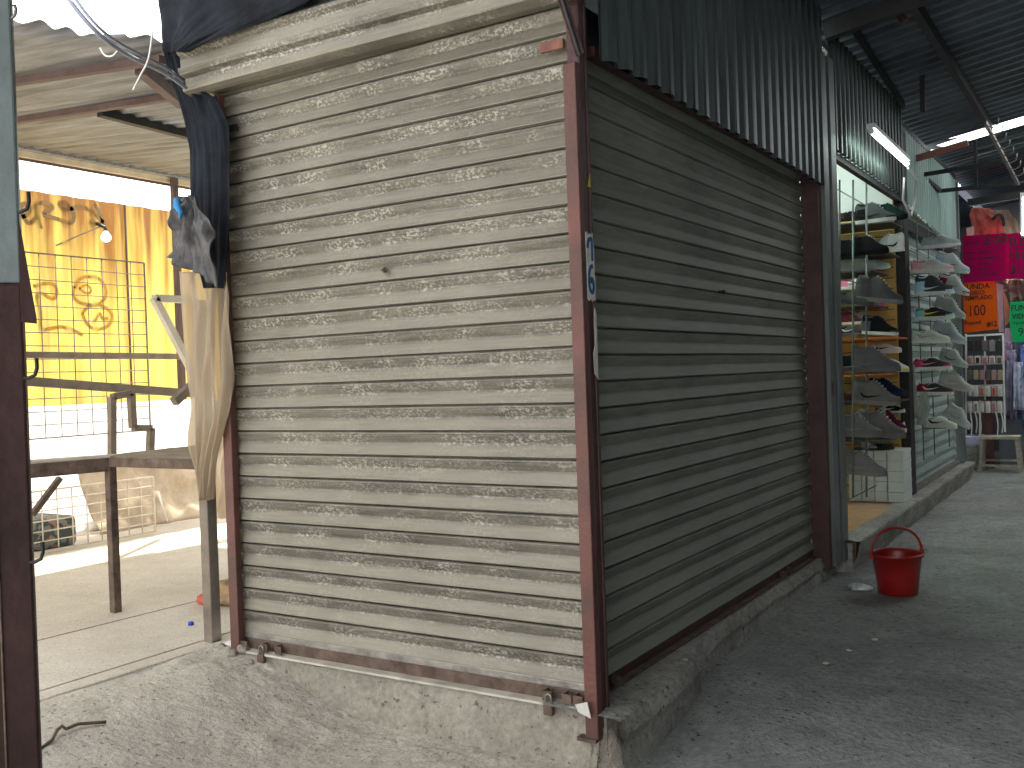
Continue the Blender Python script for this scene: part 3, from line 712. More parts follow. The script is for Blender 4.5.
# horizontal rails
def rail(label, a, b, w_, m, name='steel_rail', h=None):
    a, b = Vector(a), Vector(b); c = (a+b)/2
    return tag(MB().bar(a, b, w_, h).build(name, m, at=c, bevel=.002), label, 'rail')
rail('dark horizontal rail crossing in front of the wire grid panel', PX(0, 354.5, -5.0), PX(186, 356.5, -5.0), .045, M_BRONZE)
rail('sloping steel angle rail below the dark rail of the yard frame', PX(10, 380, -4.2), PX(192, 393.5, -4.2), .055, M_BRONZE)
# stepped bracket
sb = [PX(*p, -3.9) for p in ((112, 458), (112, 397), (131, 393), (133, 428), (151, 428), (150, 451))]
o = MB();
for i in range(len(sb)-1): o.bar(sb[i], sb[i+1], .04)
tag(o.build('stepped_bracket', M_BRONZE, at=sb[0], bevel=.002), 'stepped square-tube bracket standing on the yard table', 'bracket')
# light triangular brace
bb = [PX(*p, -4.3) for p in ((190, 300), (154, 298), (184, 352), (205, 395))]
o = MB().bar(bb[0], bb[1], .05).bar(bb[1], bb[3], .05)
tag(o.build('triangle_brace', mat('pale_steel', (.50, .46, .38), .6, .2), at=bb[1], bevel=.003), 'pale triangular steel brace beside the plastic drape', 'brace')
rail('short rusty tube sticking out of the plastic drape', PX(174, 402, -3.6), PX(200, 378, -3.6), .05, M_BRONZE, 'tube_stub')
# pale slanting struts seen through the drape
rail('pale slanting strut behind the plastic drape near the red post', PX(212, 455, -3.4), PX(240, 423, -3.4), .045, MATS['pale_steel'], 'tube_stub')

# ------------------------------------------------------------------ tables
tA = PZ(116, 612, .2); tB = PZ(213, 641, .2)
# low table: leg A, long rail to the left, short rail to post B
tt = wthing('steel_table', 'rusty steel table frame with a board top standing in the yard', 'table', (tA.x, tA.y, .2))
def hat(px, py, base):  # point on vertical through base at pixel row
    d = ray(px, py); n = Vector((d.x, d.y)); k = (Vector((base.x, base.y))-Vector((CAM.x, CAM.y))).dot(n)/n.dot(n); return CAM.z+d.z*k
zt = hat(118, 458, tA)
part(MB().box((tA.x-.022, tA.y-.022, .2), (tA.x+.022, tA.y+.022, zt)), 'leg', M_RUST, tt, bevel=.003)
pl = PZ(20, 472, zt-.03); pl2 = PZ(118, 463, zt-.03)
dl = (pl-Vector((tA.x, tA.y, zt-.03)))
e1 = Vector((tA.x, tA.y, zt-.03))+dl*1.3
part(MB().bar((tA.x, tA.y, zt-.03), e1, .045, .07), 'apron_rail', M_RUST, tt, bevel=.003)
pr = Vector((tB.x-.02, tB.y+.02, hat(205, 463, tB)-.01))
pb = Vector((tA.x, tA.y, zt-.02)); pc = PZ(197, 456, zt); 
part(MB().bar(pb, pr, .04, .045), 'apron_rail', M_RUST, tt, bevel=.003)
nrmv = Vector((-.45, .9, 0)).normalized()
far = Vector((pr.x, pr.y, zt))+Vector((-.55, .55, 0))
# board top (thin) between rails, receding away from us
c0 = Vector((tA.x, tA.y, zt)); c1 = Vector((pr.x-.03, pr.y, zt)); c2 = PZ(200, 447, zt+.01); c3 = PZ(125, 455, zt+.01)
def slab(pts, th, name, m, root):
    mb = MB(); A = [mb.bm.verts.new(p) for p in pts]; B = [mb.bm.verts.new(p+Vector((0, 0, th))) for p in pts]; n = len(pts)
    mb.bm.faces.new(A[::-1]); mb.bm.faces.new(B)
    for i in range(n): mb.bm.faces.new((A[i], A[(i+1)%n], B[(i+1)%n], B[i]))
    return part(mb, name, m, root)
slab([c0, c1, c2, c3], .012, 'table_top', M_BRONZE, tt)
d1 = PZ(30, 461, zt); d1b = c0+(d1-c0)*1.3
slab([e1+Vector((0, 0, .036)), c0, c3, PZ(10, 463, zt+.01)], .010, 'table_top', mat('worn_board', (.5, .44, .36), .7, 0, .15, 8), tt)
part(MB().bar(PX(60, 478, -4.0), PX(32, 515, -4.0), .03), 'brace', M_RUST, tt)
# tall post B with dark side
post('steel_post', 'slim weathered post with rusty foot under the plastic drape, left of the red post', tB.x-.028, tB.x+.028, tB.y-.028, tB.y+.028, .2, hat(205, 300, tB), M_BRONZE)

# ------------------------------------------------------------------ translucent plastic drape
def plastic():
    m = bpy.data.materials.new('cloudy_plastic'); m.use_nodes = True; nt = m.node_tree; L = nt.links.new
    b = nt.nodes['Principled BSDF']; out = nt.nodes['Material Output']
    b.inputs['Base Color'].default_value = (.45, .39, .30, 1); b.inputs['Roughness'].default_value = .35
    tr = node(nt, 'ShaderNodeBsdfTransparent'); tr.inputs[0].default_value = (.95, .9, .82, 1)
    tl = node(nt, 'ShaderNodeBsdfTranslucent'); tl.inputs[0].default_value = (.75, .65, .52, 1)
    m1 = node(nt, 'ShaderNodeMixShader'); m1.inputs[0].default_value = .5; L(b.outputs[0], m1.inputs[1]); L(tl.outputs[0], m1.inputs[2])
    m2 = node(nt, 'ShaderNodeMixShader'); m2.inputs[0].default_value = .38; L(m1.outputs[0], m2.inputs[1]); L(tr.outputs[0], m2.inputs[2]); L(m2.outputs[0], out.inputs[0]); return m
M_PL = plastic()
def drape(name, label, left, right, y0, rows, amp, m, n=60, folds=5, cat='plastic sheet', solid=.0015, seed=1, jag=0):
    """hanging sheet given as rows of (left px, right px, py) on plane y=y0"""
    def fn(u, v):
        k = v*(len(rows)-1); i = min(int(k), len(rows)-2); t = k-i
        l = rows[i][0]*(1-t)+rows[i+1][0]*t; r = rows[i][1]*(1-t)+rows[i+1][1]*t; py = rows[i][2]*(1-t)+rows[i+1][2]*t
        yl = rows[i][3] if len(rows[i]) > 3 else 0; yl2 = rows[i+1][3] if len(rows[i+1]) > 3 else 0
        q = PY(l+(r-l)*u, py+jag*vn(u*9, 3, seed)*v+ (yl*(1-t)+yl2*t)*u, y0)
        w_ = math.sin(u*folds*2*math.pi+2.5*vn(u*3, v*2.5, seed)*2)*.6+vn(u*12, v*4, seed+2)+.6*vn(u*30, v*7, seed+3)
        return (q.x+amp*.3*w_, q.y+amp*w_, q.z+amp*.2*vn(u*10, v*8, seed+5))
    o = MB().grid(fn, n, n).build(name, m, None, solid=solid); tag(o, label, cat); return o
drape('plastic_drape', 'cloudy translucent plastic sheet bunched around the slim yard post', 0, 0, -.075,
      [(186, 230, 272), (187, 231, 300), (186, 231, 340), (187, 231, 380), (192, 230, 408), (196, 222, 440), (200, 212, 470), (203, 208, 500)], .03, M_PL, folds=4, seed=3)
drape('plastic_drape', 'cloudy plastic sheet hanging to the floor behind the slim yard post', 0, 0, .9,
      [(214, 240, 400), (212, 240, 440), (206, 241, 480), (200, 242, 505), (200, 243, 518)], .04, M_PL, folds=3, seed=8)
# black tarp beside the hood
drape('black_tarp', 'long black tarp hanging beside the hood over the left red post', 0, 0, -.10,
      [(164, 186, 50), (167, 188, 66), (171, 190, 80), (177, 214, 98), (184, 226, 125), (188, 228, 150), (189, 229, 210), (190, 226, 250), (203, 221, 288)], .014, M_TARP, n=70, folds=2, cat='tarp', seed=5, solid=.002)
drape('black_tarp', 'black tarp stretched over the cladding above the hood of the front shutter', 0, 0, -.21,
      [(158, 345, -24), (160, 302, 4), (162, 252, 24), (163, 214, 40), (165, 188, 52)], .012, M_TARP, n=60, folds=2, cat='tarp', seed=15, solid=.002)
drape('grey_tarp', 'crumpled grey tarp flap under the black tarp, above the plastic drape', 0, 0, -.25,
      [(178, 196, 196, 0), (176, 206, 212, 8), (174, 212, 232, 12), (168, 220, 258, 30)], .035, M_TARPG, n=50, folds=2, cat='tarp', seed=11, solid=.002)
# blue rag
pts = [PY(181, 203, -.29), PY(176, 200, -.31), PY(177, 206, -.32), PY(181, 212, -.31), PY(180, 218, -.30)]
tag(MB().tube(pts, [.008, .012, .016, .012, .006], 7).build('blue_rag', mat('blue_string', (.03, .22, .5), .7), at=pts[0]), 'knotted blue plastic rag tied above the grey tarp flap', 'rag')

# ------------------------------------------------------------------ big foreground post
hp = Vector((-1.0249, 0)); T = 2.35
e = CAM+ray(22, 300)*T
ex, ey = e.x, e.y
zpt = CAM.z+ (ray(22, 283).z)*T
np_ = wthing('square_post', 'large square steel post at the left, pale green above and maroon below', 'post', (ex, ey, .0))
ru = Vector((math.cos(.98), math.sin(.98), 0)); rv = Vector((-math.sin(.98), math.cos(.98), 0))   # post faces
def qbox(o, a0, a1, b0, b1, z0, z1):
    mb = MB(); o = Vector((o[0], o[1], 0))
    P = [(a0, b0), (a1, b0), (a1, b1), (a0, b1)]
    mb.prism(P, o+Vector((0, 0, z0)), ru, rv, (0, 0, z1-z0)); return mb
gzp = gz(ex-.05, ey)
o = part(qbox((ex, ey), -.105, 0, 0, .105, gzp-.02, zpt), 'lower_shaft', M_POSTB, np_, bevel=.006)
o = part(qbox((ex, ey), -.107, .001, -.001, .106, zpt, 3.3), 'upper_shaft', M_POSTP, np_, bevel=.006)
p0, p1, p2, p3 = [Vector((0, 0, CAM.z+ray(22, y).z*T)) for y in (205, 232, 318, 322)]
k = T/F0
part(MB().prism([(-.004, p0.z), (.030, p2.z), (.030, p3.z-.004), (-.004, p3.z)], (ex, ey, 0), ru, (0, 0, 1), rv*.012), 'torn_flange', M_POSTB, np_)
part(MB().tube([Vector((ex, ey, 0))-ru*.072-rv*.002+Vector((0, 0, z_)) for z_ in (.1, .6, 1.0, 1.5)], .003, 6), 'weld_seam', M_RUST, np_)
# hooks welded on the post
def hook(px0, py0, label, up=False):
    a = CAM+ray(px0-6, py0)*T; pts = []
    prof = [(0, 0), (5, 0), (11, -3), (13, -10), (12.5, -20)] if up else [(0, 0), (4, 1), (10, -2), (12.5, -8), (13, -20)]
    pts = [a+RT*(x*k)+UP*(-y*k) for x, y in prof]
    tag(MB().tube(pts, .0045, 8).build('steel_hook', M_DARK, at=pts[0]), label, 'hook')
hook(22, 212, 'bent steel hook on the square post in front of the yellow wall', True)
hook(30, 378, 'curved steel hook on the square post below the wire grid', True)
hook(36, 562, 'curved steel hook low on the square post', True)
a = CAM+ray(12, 20)*T
pts = [a+RT*(x*k)+UP*(-y*k) for x, y in ((-6, -1), (0, -2), (3, -5), (4, -11), (2.5, -15))]
tag(MB().tube(pts, .004, 8).build('steel_hook', M_RAW, at=pts[0]), 'small steel hook at the top of the square post against the sky', 'hook')
# rebar tie sticking out at its foot
pts = [PG(*p) for p in ((34, 752, .012), (44, 746, .015), (52, 740, .03), (57, 730, .04), (62, 726, .04), (66, 729, .03), (78, 724, .02), (92, 723, .012), (106, 722, .012))]
tag(MB().tube(pts, .006, 8).build('bent_rebar', M_RUST, at=pts[0]), 'bent rusty rebar lying on the concrete by the square post', 'rebar')
q = PG(114, 724, .004)
o = MB(); o.box((-.022, -.012, 0), (.022, .012, .022)); tag(o.build('rubble_chip', M_KERB, at=q, bevel=.004), 'small concrete chip at the end of the bent rebar', 'rubble')

# cables over the yard
def cable(label, pts, r, m, name='cable'):
    P = [Vector(p) for p in pts]
    for _ in range(3):
        Q = [P[0]]
        for i in range(len(P)-1): Q += [P[i]*.75+P[i+1]*.25, P[i]*.25+P[i+1]*.75]
        Q.append(P[-1]); P = Q
    tag(MB().tube(P, r, 6).build(name, m, at=P[0]), label, 'cable')
cable('thick grey cable slanting down from the sky to the black tarp', [PY(55, -20, -.7), PY(90, 28, -.7), PY(125, 55, -.5), PY(165, 72, -.3), PY(186, 88, -.16)], .009, M_CABLE)
cable('second grey cable beside the thick one, from the sky to the tarp', [PY(62, -20, -.72), PY(96, 28, -.72), PY(130, 50, -.5), PY(165, 66, -.3), PY(184, 82, -.16)], .006, M_CABLE)
cable('white corrugated conduit along the near edge of the yard roof', [YP(0, 42, .03), YP(20, 43, .03), YP(60, 48, .04), YP(100, 43, .05), YP(118, 38, .06)], .012, M_WCABLE, 'conduit')
cable('thin loose white string hanging from the cables', [PY(153, 28, -.5), PY(151, 45, -.5), PY(148, 62, -.5), PY(141, 74, -.5), PY(133, 90, -.5)], .0035, M_WCABLE, 'string')
cable('short looped string below the grey cables', [PY(100, 48, -.5), PY(104, 56, -.5), PY(112, 57, -.5), PY(118, 50, -.5)], .003, M_WCABLE, 'string')
cable('dark wire hanging against the corner post top', [PY(559, -12, -.12), PY(566, 12, -.10), PY(575, 40, -.08), PY(580, 56, -.06)], .008, M_BLACK)
beam('thin maroon diagonal brace at the top of the corner post', PY(558, -15, -.10), PY(580, 55, -.06), .012, .03, M_REDD, 'brace')

# ------------------------------------------------------------------ yard clutter
def clump(name, label, c, sx, sy, sz, m, cat, seed=1, n=16, tilt=0, floor=True):
    mb = MB()
    def fn(u, v):
        th = 2*math.pi*u; ph = math.pi*v
        r = 1+.45*vn(math.cos(th)*2+5, math.sin(th)*2+ph*1.5, seed)+.2*vn(math.cos(th)*5, ph*4+math.sin(th)*5, seed+1)
        z = -math.cos(ph)*r*sz
        if floor: z = max(z+sz*.7, 0)
        return (c[0]+sx*math.sin(ph)*math.cos(th)*r, c[1]+sy*math.sin(ph)*math.sin(th)*r, c[2]+z)
    mb.grid(fn, n*2, n)
    bmesh.ops.remove_doubles(mb.bm, verts=mb.bm.verts, dist=.0005)
    return tag(mb.build(name, m, at=c), label, cat)
q = PZ(172, 519, .2)
# big tan sack / sheeting slumped against the white wall
def sack(u, v):
    y = 1.85+u*1.5; z = .2+.62*v-.25*v*ss((u-.6)/.4)
    x = XW+.05+.30*(1-v)**1.2+.10*vn(u*5, v*3, 4)+.05*vn(u*14, v*5, 6); return (x, y, z+.05*vn(u*6, v*2, 3)*v)
mb = MB().grid(sack, 60, 20); tag(mb.build('canvas_sheet', mat('tan_canvas', (.46, .36, .25), .8, 0, .2, 5, .5, 20), at=(XW, 2, .2), solid=.004), 'slumped tan canvas sheet against the foot of the white yard wall', 'sheet')
# printed crate
q = PX(36, 533, -5.45); q2 = PX(77, 500, -5.45)
def chk():
    m = bpy.data.materials.new('printed_cloth'); m.use_nodes = True; nt = m.node_tree; L = nt.links.new; b = nt.nodes['Principled BSDF']
    tc = node(nt, 'ShaderNodeTexCoord'); v = node(nt, 'ShaderNodeTexVoronoi'); v.inputs['Scale'].default_value = 34; L(tc.outputs['Object'], v.inputs['Vector'])
    cr = node(nt, 'ShaderNodeValToRGB'); cr.color_ramp.interpolation = 'CONSTANT'; e = cr.color_ramp.elements; e[0].color = (.05, .06, .06, 1); e[1].position = .5; e[1].color = (.16, .17, .15, 1)
    e2 = e.new(.72); e2.color = (.24, .14, .10, 1); L(v.outputs['Color'], cr.inputs[0]); L(cr.outputs[0], b.inputs['Base Color']); b.inputs['Roughness'].default_value = .8; return m
yy0 = q.y-.1
o = MB().box((-5.9, yy0, .2), (-5.45, q2.y, .43)).build('storage_bag', chk(), bevel=.04, at=(-5.68, (yy0+q2.y)/2, .2)); tag(o, 'dark printed fabric storage bag behind the low wire grid', 'bag')
q = PZ(94, 530, .2)
clump('crumpled_bag', 'crumpled white plastic bag at the foot of the low wire grid', (q.x, q.y, .2), .10, .06, .045, M_WHITE, 'plastic bag', 5)
q = PZ(191, 625, .2); tag(MB().lathe([(0, 0), (.014, 0), (.015, .012), (.011, .018), (0, .018)], q, 14).build('bottle_cap', mat('cap_blue', (.02, .06, .5), .4), at=q), 'small blue bottle cap on the yard floor', 'bottle cap')
q = PZ(222, 606, .2)
clump('paper_sack', 'crumpled brown paper sack behind the slim post', (q.x-.02, q.y+.1, .2), .17, .12, .07, mat('kraft', (.36, .24, .13), .8, 0, .25, 14, .5, 30), 'sack', 9)
clump('paper_sack', 'small red and cream wrapper beside the brown paper sack', (q.x-.13, q.y-.0, .2), .05, .04, .03, mat('red_wrapper', (.5, .10, .07), .6), 'wrapper', 13, 10)
for i, (a, b) in enumerate(((172, 521), (181, 519), (161, 524))):
    q = PZ(a, b, .2)
q = PZ(166, 522, .2); tag(MB().tube([q+Vector((0, 0, .015)), q+Vector((.0, -.12, .015))], .014, 10).build('pipe_offcut', M_WHITE, at=q), 'short white pipe offcut on the yard floor', 'pipe')
rail('thin stick leaning up from the white pipe offcut', PZ(167, 521, .22), PX(158, 492, -5.2), .012, M_WHITE, 'stick')
q = PZ(182, 519, .2); clump('rubble_chip', 'pale rubble lump on the yard floor beside the pipe offcut', (q.x, q.y, .2), .05, .04, .02, M_WHITE, 'rubble', 3, 8)
# loose stones and grit at the apron: small pieces by the left post
for i, (a, b, s) in enumerate(((232, 655, .030), (243, 653, .035), (250, 664, .02), (222, 648, .022))):
    q = PG(a, b); lab = ('grey stone at the foot of the red left post', 'larger grey stone under the first latch bracket', 'small stone below the padlock by the left post', 'small stone left of the red left post')[i]
    clump('stone', lab, (q.x, q.y, q.z-.005), s, s*.8, s*.7, M_KERB, 'stone', 20+i, 8)
# scraps
def scrap(px, py, z, label, m, s=.018, name='paper_scrap'):
    q = PZ(px, py, z); clump(name, label, (q.x, q.y, z), s, s*.8, s*.3, m, 'litter', int(px), 8)
M_FOIL = mat('foil', (.65, .68, .68), .35, .3, .2, 30)
q = PZ(860, 590, PZ0+.005); clump('crumpled_wrapper', 'crumpled clear wrapper on the ground left of the red bucket', (q.x, q.y, q.z), .065, .045, .022, M_FOIL, 'litter', 4, 10)
q = PX(568+14, 705, -.28)
tag(MB().prism([(0, 0), (.05, -.02), (.035, .05), (-.012, .03)], PY(578, 712, -.10), (1, 0, 0), (.2, -.3, .9), (0, .004, 0)).build('paper_scrap', M_PAPER, at=PY(578, 712, -.10)), 'crumpled paper scrap wedged at the foot of the corner post', 'litter')
q = PX(634, 692, -.19); 
o = MB(); o.box((-.018, -.03, 0), (.018, .03, .006)); tag(o.build('yellow_scrap', mat('acid_yellow', (.65, .62, .03), .6), at=(q.x-.04, q.y+.06, .207)), 'small yellow-green scrap on the kerb right of the corner post', 'litter')
for i, (a, b) in enumerate(((686, 661), (849, 651), (826, 664), (695, 708), (875, 640))):
    labs = ('tiny white scrap on the side kerb', 'small pale pebble on the passage floor farthest right', 'small white scrap on the passage floor near the middle', 'tiny white fleck low on the side kerb', 'pale paper fleck on the passage floor')
    if i in (0, 3): q = PX(a, b, -.18)
    else:
        q = PZ(a, b, PZ0+.006)
    clump('paper_scrap', labs[i], (q.x, q.y, max(q.z, PZ0+.004)), .014, .012, .005, M_PAPER, 'litter', 30+i, 6)

# ------------------------------------------------------------------ bucket
q = PZ(897, 597, PZ0); s_ = 1.0
bk = thing('bucket', 'red plastic bucket with its handle up, standing on the passage floor', 'bucket', (q.x-.010, q.y+.08, PZ0+.004))
R0 = .108; R1 = .139; H = .235
MB().lathe([(0, .004), (R0-.012, 0), (R0, .006), (R0+.010, .10), (R1-.004, H-.02), (R1+.006, H-.018), (R1+.008, H-.004), (R1+.004, H), (R1-.004, H-.002), (R1-.010, H-.02), (R0+.004, .10), (R0-.008, .012), (0, .01)], n=56).build('body', M_PLAST, bk)
hd = []
aa = math.radians(32)
for i in range(25):
    t = math.pi*i/24; x = (R1+.004)*math.cos(t); z = H-.015+.155*math.sin(t)**.8
    hd.append((x*math.cos(aa), x*math.sin(aa), z))
MB().tube(hd, .0075, 10).build('handle', M_PLAST, bk)
for sg in (-1, 1):
    x = sg*(R1+.004); MB().box((-.012, -.008, H-.035), (.012, .008, H+.012)).build('handle_lug', M_PLAST, bk, bevel=.002).location = (x*math.cos(aa), x*math.sin(aa), 0)

# ------------------------------------------------------------------ sneakers
ST = [0, .04, .11, .2, .3, .42, .55, .68, .8, .9, .97, 1]
HW = [.020, .031, .036, .036, .034, .036, .043, .048, .048, .041, .027, .010]
LOW = [.072, .082, .082, .074, .072, .094, .092, .076, .062, .054, .046, .032]
HIGH = [.118, .135, .136, .130, .126, .136, .118, .086, .064, .055, .047, .032]
HIGH = [v*1.18 for v in HIGH]; LOW = [v*1.08 for v in LOW]
def lerp_tab(tab, t):
    for i in range(len(ST)-1):
        if t <= ST[i+1]: k = (t-ST[i])/(ST[i+1]-ST[i]); return tab[i]*(1-k)+tab[i+1]*k
    return tab[-1]
SM = {}
def smat(c, rough=.55):
    key = tuple(round(v, 3) for v in c)
    if key not in SM: SM[key] = mat('shoe_%d' % len(SM), c, .8, 0, .06, 30, .1, 150, spec=.05)
    return SM[key]
WHT = (.72, .74, .70); GRY = (.34, .34, .33); DGR = (.16, .165, .17); BLK = (.02, .02, .022); PNK = (.75, .22, .33); RDD = (.28, .02, .035)
def sneaker(label, px, py, yplane, length=.29, high=False, up=WHT, over=None, sole=WHT, emblem=BLK, lace=WHT, pitch=0, flip=False, yaw=0, name='sneaker', group='sneakers on display'):
    """px,py = heel end of the sole (left end) on the plane y"""
    q = PY(px, py, yplane)
    t = thing(name, label, 'shoe', q)
    t.rotation_euler = (0, math.radians(pitch), math.radians(yaw+(180 if flip else 0)))
    if flip: t.location = q+Vector((length, 0, 0))
    L = length; S = L/.29; tab = HIGH if high else LOW
    over = over or up
    def loft(t0, t1, n, infl, z0, mtl, nm, zs=1.0, top=None, zmax=None):
        mb = MB()
        def fn(u, v):
            tt = t0+(t1-t0)*u; hw = lerp_tab(HW, tt)*S*infl; h = lerp_tab(tab, tt)*S*zs
            if zmax: h = min(h, zmax*S)
            a = math.pi*v; cx = math.cos(a); sx_ = math.sin(a)
            # narrow towards the top
            z = z0*S+(h-z0*S)*(sx_**.75 if sx_ > 0 else 0)
            yw = hw*(abs(cx)**.55)*(1 if cx > 0 else -1)
            return (tt*L, yw*(1-.28*(z-z0*S)/(.13*S) if tt < .5 else 1), z)
        mb.grid(fn, n, 10)
        mb.bm.faces.ensure_lookup_table()
        return mb.build(nm, mtl, t)
    # sole
    sb_ = MB(); n = 22
    pts = [(lerp_tab(HW, i/n)+.003, i/n) for i in range(n+1)]
    poly = [(tt*L, hw*S) for hw, tt in pts]+[(tt*L, -hw*S) for hw, tt in pts[::-1]]
    A = []; B = []
    for x, y in poly:
        toe = .006*ss((x/L-.8)/.2)*S
        A.append(sb_.bm.verts.new((x, y*.95, toe))); B.append(sb_.bm.verts.new((x, y, .026*S+toe*.5)))
    sb_.bm.faces.new(A[::-1]); sb_.bm.faces.new(B)
    for i in range(len(A)): sb_.bm.faces.new((A[i], A[(i+1)%len(A)], B[(i+1)%len(A)], B[i]))
    sb_.build('sole', smat(sole), t)
    upper = loft(0, 1, 24, 1.0, .024, smat(up), 'upper')
    if over != up:
        loft(-.004, .26, 8, 1.05, .026, smat(over), 'heel_overlay', 1.0, None, .085 if not high else .14)
        loft(.80, 1.0, 6, 1.05, .024, smat(over), 'toe_overlay', 1.0, None, .05)
    # collar opening
    h = (.076 if not high else .130)*S
    mb = MB(); 
    ring = [(.19*L+.13*L*math.cos(a), .021*S*math.sin(a), h+.006*S+.012*S*abs(math.cos(a))**2) for a in [2*math.pi*i/14 for i in range(14)]]
    mb.tube(ring, .006*S, 6, closed=True); c = mb.bm.verts.new((.19*L, 0, h-.004)); 
    collar = mb.build('collar', smat(over), t)
    mb = MB(); vs = [mb.bm.verts.new((x, y, z-.001)) for x, y, z in ring]; mb.bm.faces.new(vs); mb.build('lining', smat(BLK), collar)
    mb = MB()
    for i in range(5):
        tt = .42+i*.062; z = lerp_tab(tab, tt)*S+.003
        mb.tube([(tt*L, -.018*S, z-.006), (tt*L+.004, 0, z+.002), (tt*L, .018*S, z-.006)], .003*S, 5)
    mb.build('laces', smat(lace), upper)
    if emblem is not None:
        sw = [(.16, .072), (.22, .048), (.30, .040), (.42, .046), (.66, .066), (.42, .057), (.31, .055), (.25, .060), (.20, .072)]
        for sg in (-1, 1):
            mb = MB(); vs = []; ws = []
            for tt, z in sw:
                hw = lerp_tab(HW, tt)*S; zz = z*S
                rel = (zz-.024*S)/max(.001, (lerp_tab(tab, tt)*S-.024*S)); rel = min(.98, max(0, rel)); sx_ = rel**(1/.75); cx = math.sqrt(max(0, 1-sx_**2))
                yw = hw*cx**.55*(1-.28*(zz-.024*S)/(.13*S) if tt < .5 else 1)
                vs.append(mb.bm.verts.new((tt*L, sg*(yw*1.02+.004), zz))); ws.append(mb.bm.verts.new((tt*L, sg*(yw*1.02+.006), zz)))
            mb.bm.faces.new(vs); mb.bm.faces.new(ws[::-1])
            for i in range(len(vs)): mb.bm.faces.new((vs[i], vs[(i+1)%len(vs)], ws[(i+1)%len(vs)], ws[i]))
            mb.build('side_emblem', smat(emblem), upper)
    return t
LB = (.32, .52, .66)
# rack outside, facing the passage
G_OUT = None
outs = [
 ('pale grey sneaker at the very top of the outside rack', 922, 249.5, 6.1, .31, False, (.42, .46, .47), (.36, .40, .42), (.6, .64, .64), None, 0),
 ('pink and white low sneaker at the left of the second row outside', 911, 273.5, 5.75, .33, False, (.52, .55, .52), (.72, .33, .40), (.62, .6, .58), (.7, .4, .45), 3),
 ('light blue high sneaker with black stripe at the right of the second row', 933.5, 269, 6.5, .30, True, (.56, .62, .62), LB, (.55, .62, .6), BLK, 14),
 ('sky blue and black high sneaker on the third row outside', 915, 295.5, 5.9, .31, True, (.06, .07, .08), (.42, .66, .76), (.62, .7, .68), (.7, .7, .7), 2),
 ('dark red and white high sneaker at the right of the third row', 935.5, 288, 6.6, .29, True, (.50, .55, .52), (.22, .03, .04), (.5, .56, .53), (.1, .02, .03), 20),
 ('black sneaker with turquoise heel and yellow stripe on the fourth row', 915.5, 320.5, 5.9, .31, False, (.03, .03, .035), (.25, .58, .62), (.6, .66, .62), (.75, .6, .1), 1),
 ('plain grey-green sneaker turned toe-down at the right of the fourth row', 932, 311, 6.7, .29, True, (.33, .38, .35), None, (.40, .46, .42), None, 20),
 ('cream and white sneaker at the left of the fifth row outside', 910.5, 343, 5.8, .31, False, (.55, .60, .53), (.62, .66, .6), (.6, .66, .6), (.4, .42, .38), 3),
 ('silver grey sneaker tilted down at the right of the fifth row', 930, 337, 6.6, .31, True, (.36, .42, .42), (.42, .47, .47), (.5, .56, .54), (.18, .22, .22), 17),
 ('bright pink and black sneaker on the sixth row outside', 914, 370.5, 5.9, .30, False, (.05, .05, .05), (.55, .07, .20), (.66, .68, .64), (.7, .2, .3), 0),
 ('green-grey high sneaker tilted down at the right of the sixth row', 938, 361, 6.8, .26, True, (.36, .42, .38), (.28, .34, .31), (.42, .48, .44), (.08, .09, .09), 18),
 ('crimson and black sneaker on the seventh row outside', 917, 394.5, 5.95, .29, False, (.05, .05, .05), RDD, (.66, .68, .64), (.7, .7, .66), 2),
 ('plain taupe grey high sneaker at the right of the seventh row', 938, 387.5, 6.8, .30, True, (.40, .40, .36), (.44, .44, .4), (.46, .47, .43), (.55, .56, .52), 10),
 ('white sneaker with black stripes and orange tab on the lowest row outside', 923, 427, 6.25, .28, False, (.56, .60, .54), (.62, .62, .56), (.60, .64, .58), BLK, 4),
 ('pale grey sneaker hanging toe-down at the right end of the lowest row', 942, 415, 6.9, .27, True, (.42, .46, .44), (.46, .5, .48), (.5, .54, .52), (.3, .34, .33), 32),
]
for lb, px, py, yp, ln, hi, up_, ov, so, em, pt in outs:
    sneaker(lb, px, py, yp, ln, hi, tuple(min(.8, c*1.0) for c in up_) if max(up_) > .2 else up_, ov, tuple(min(.85, c*1.05) for c in so), em, (.75, .77, .73), pt)
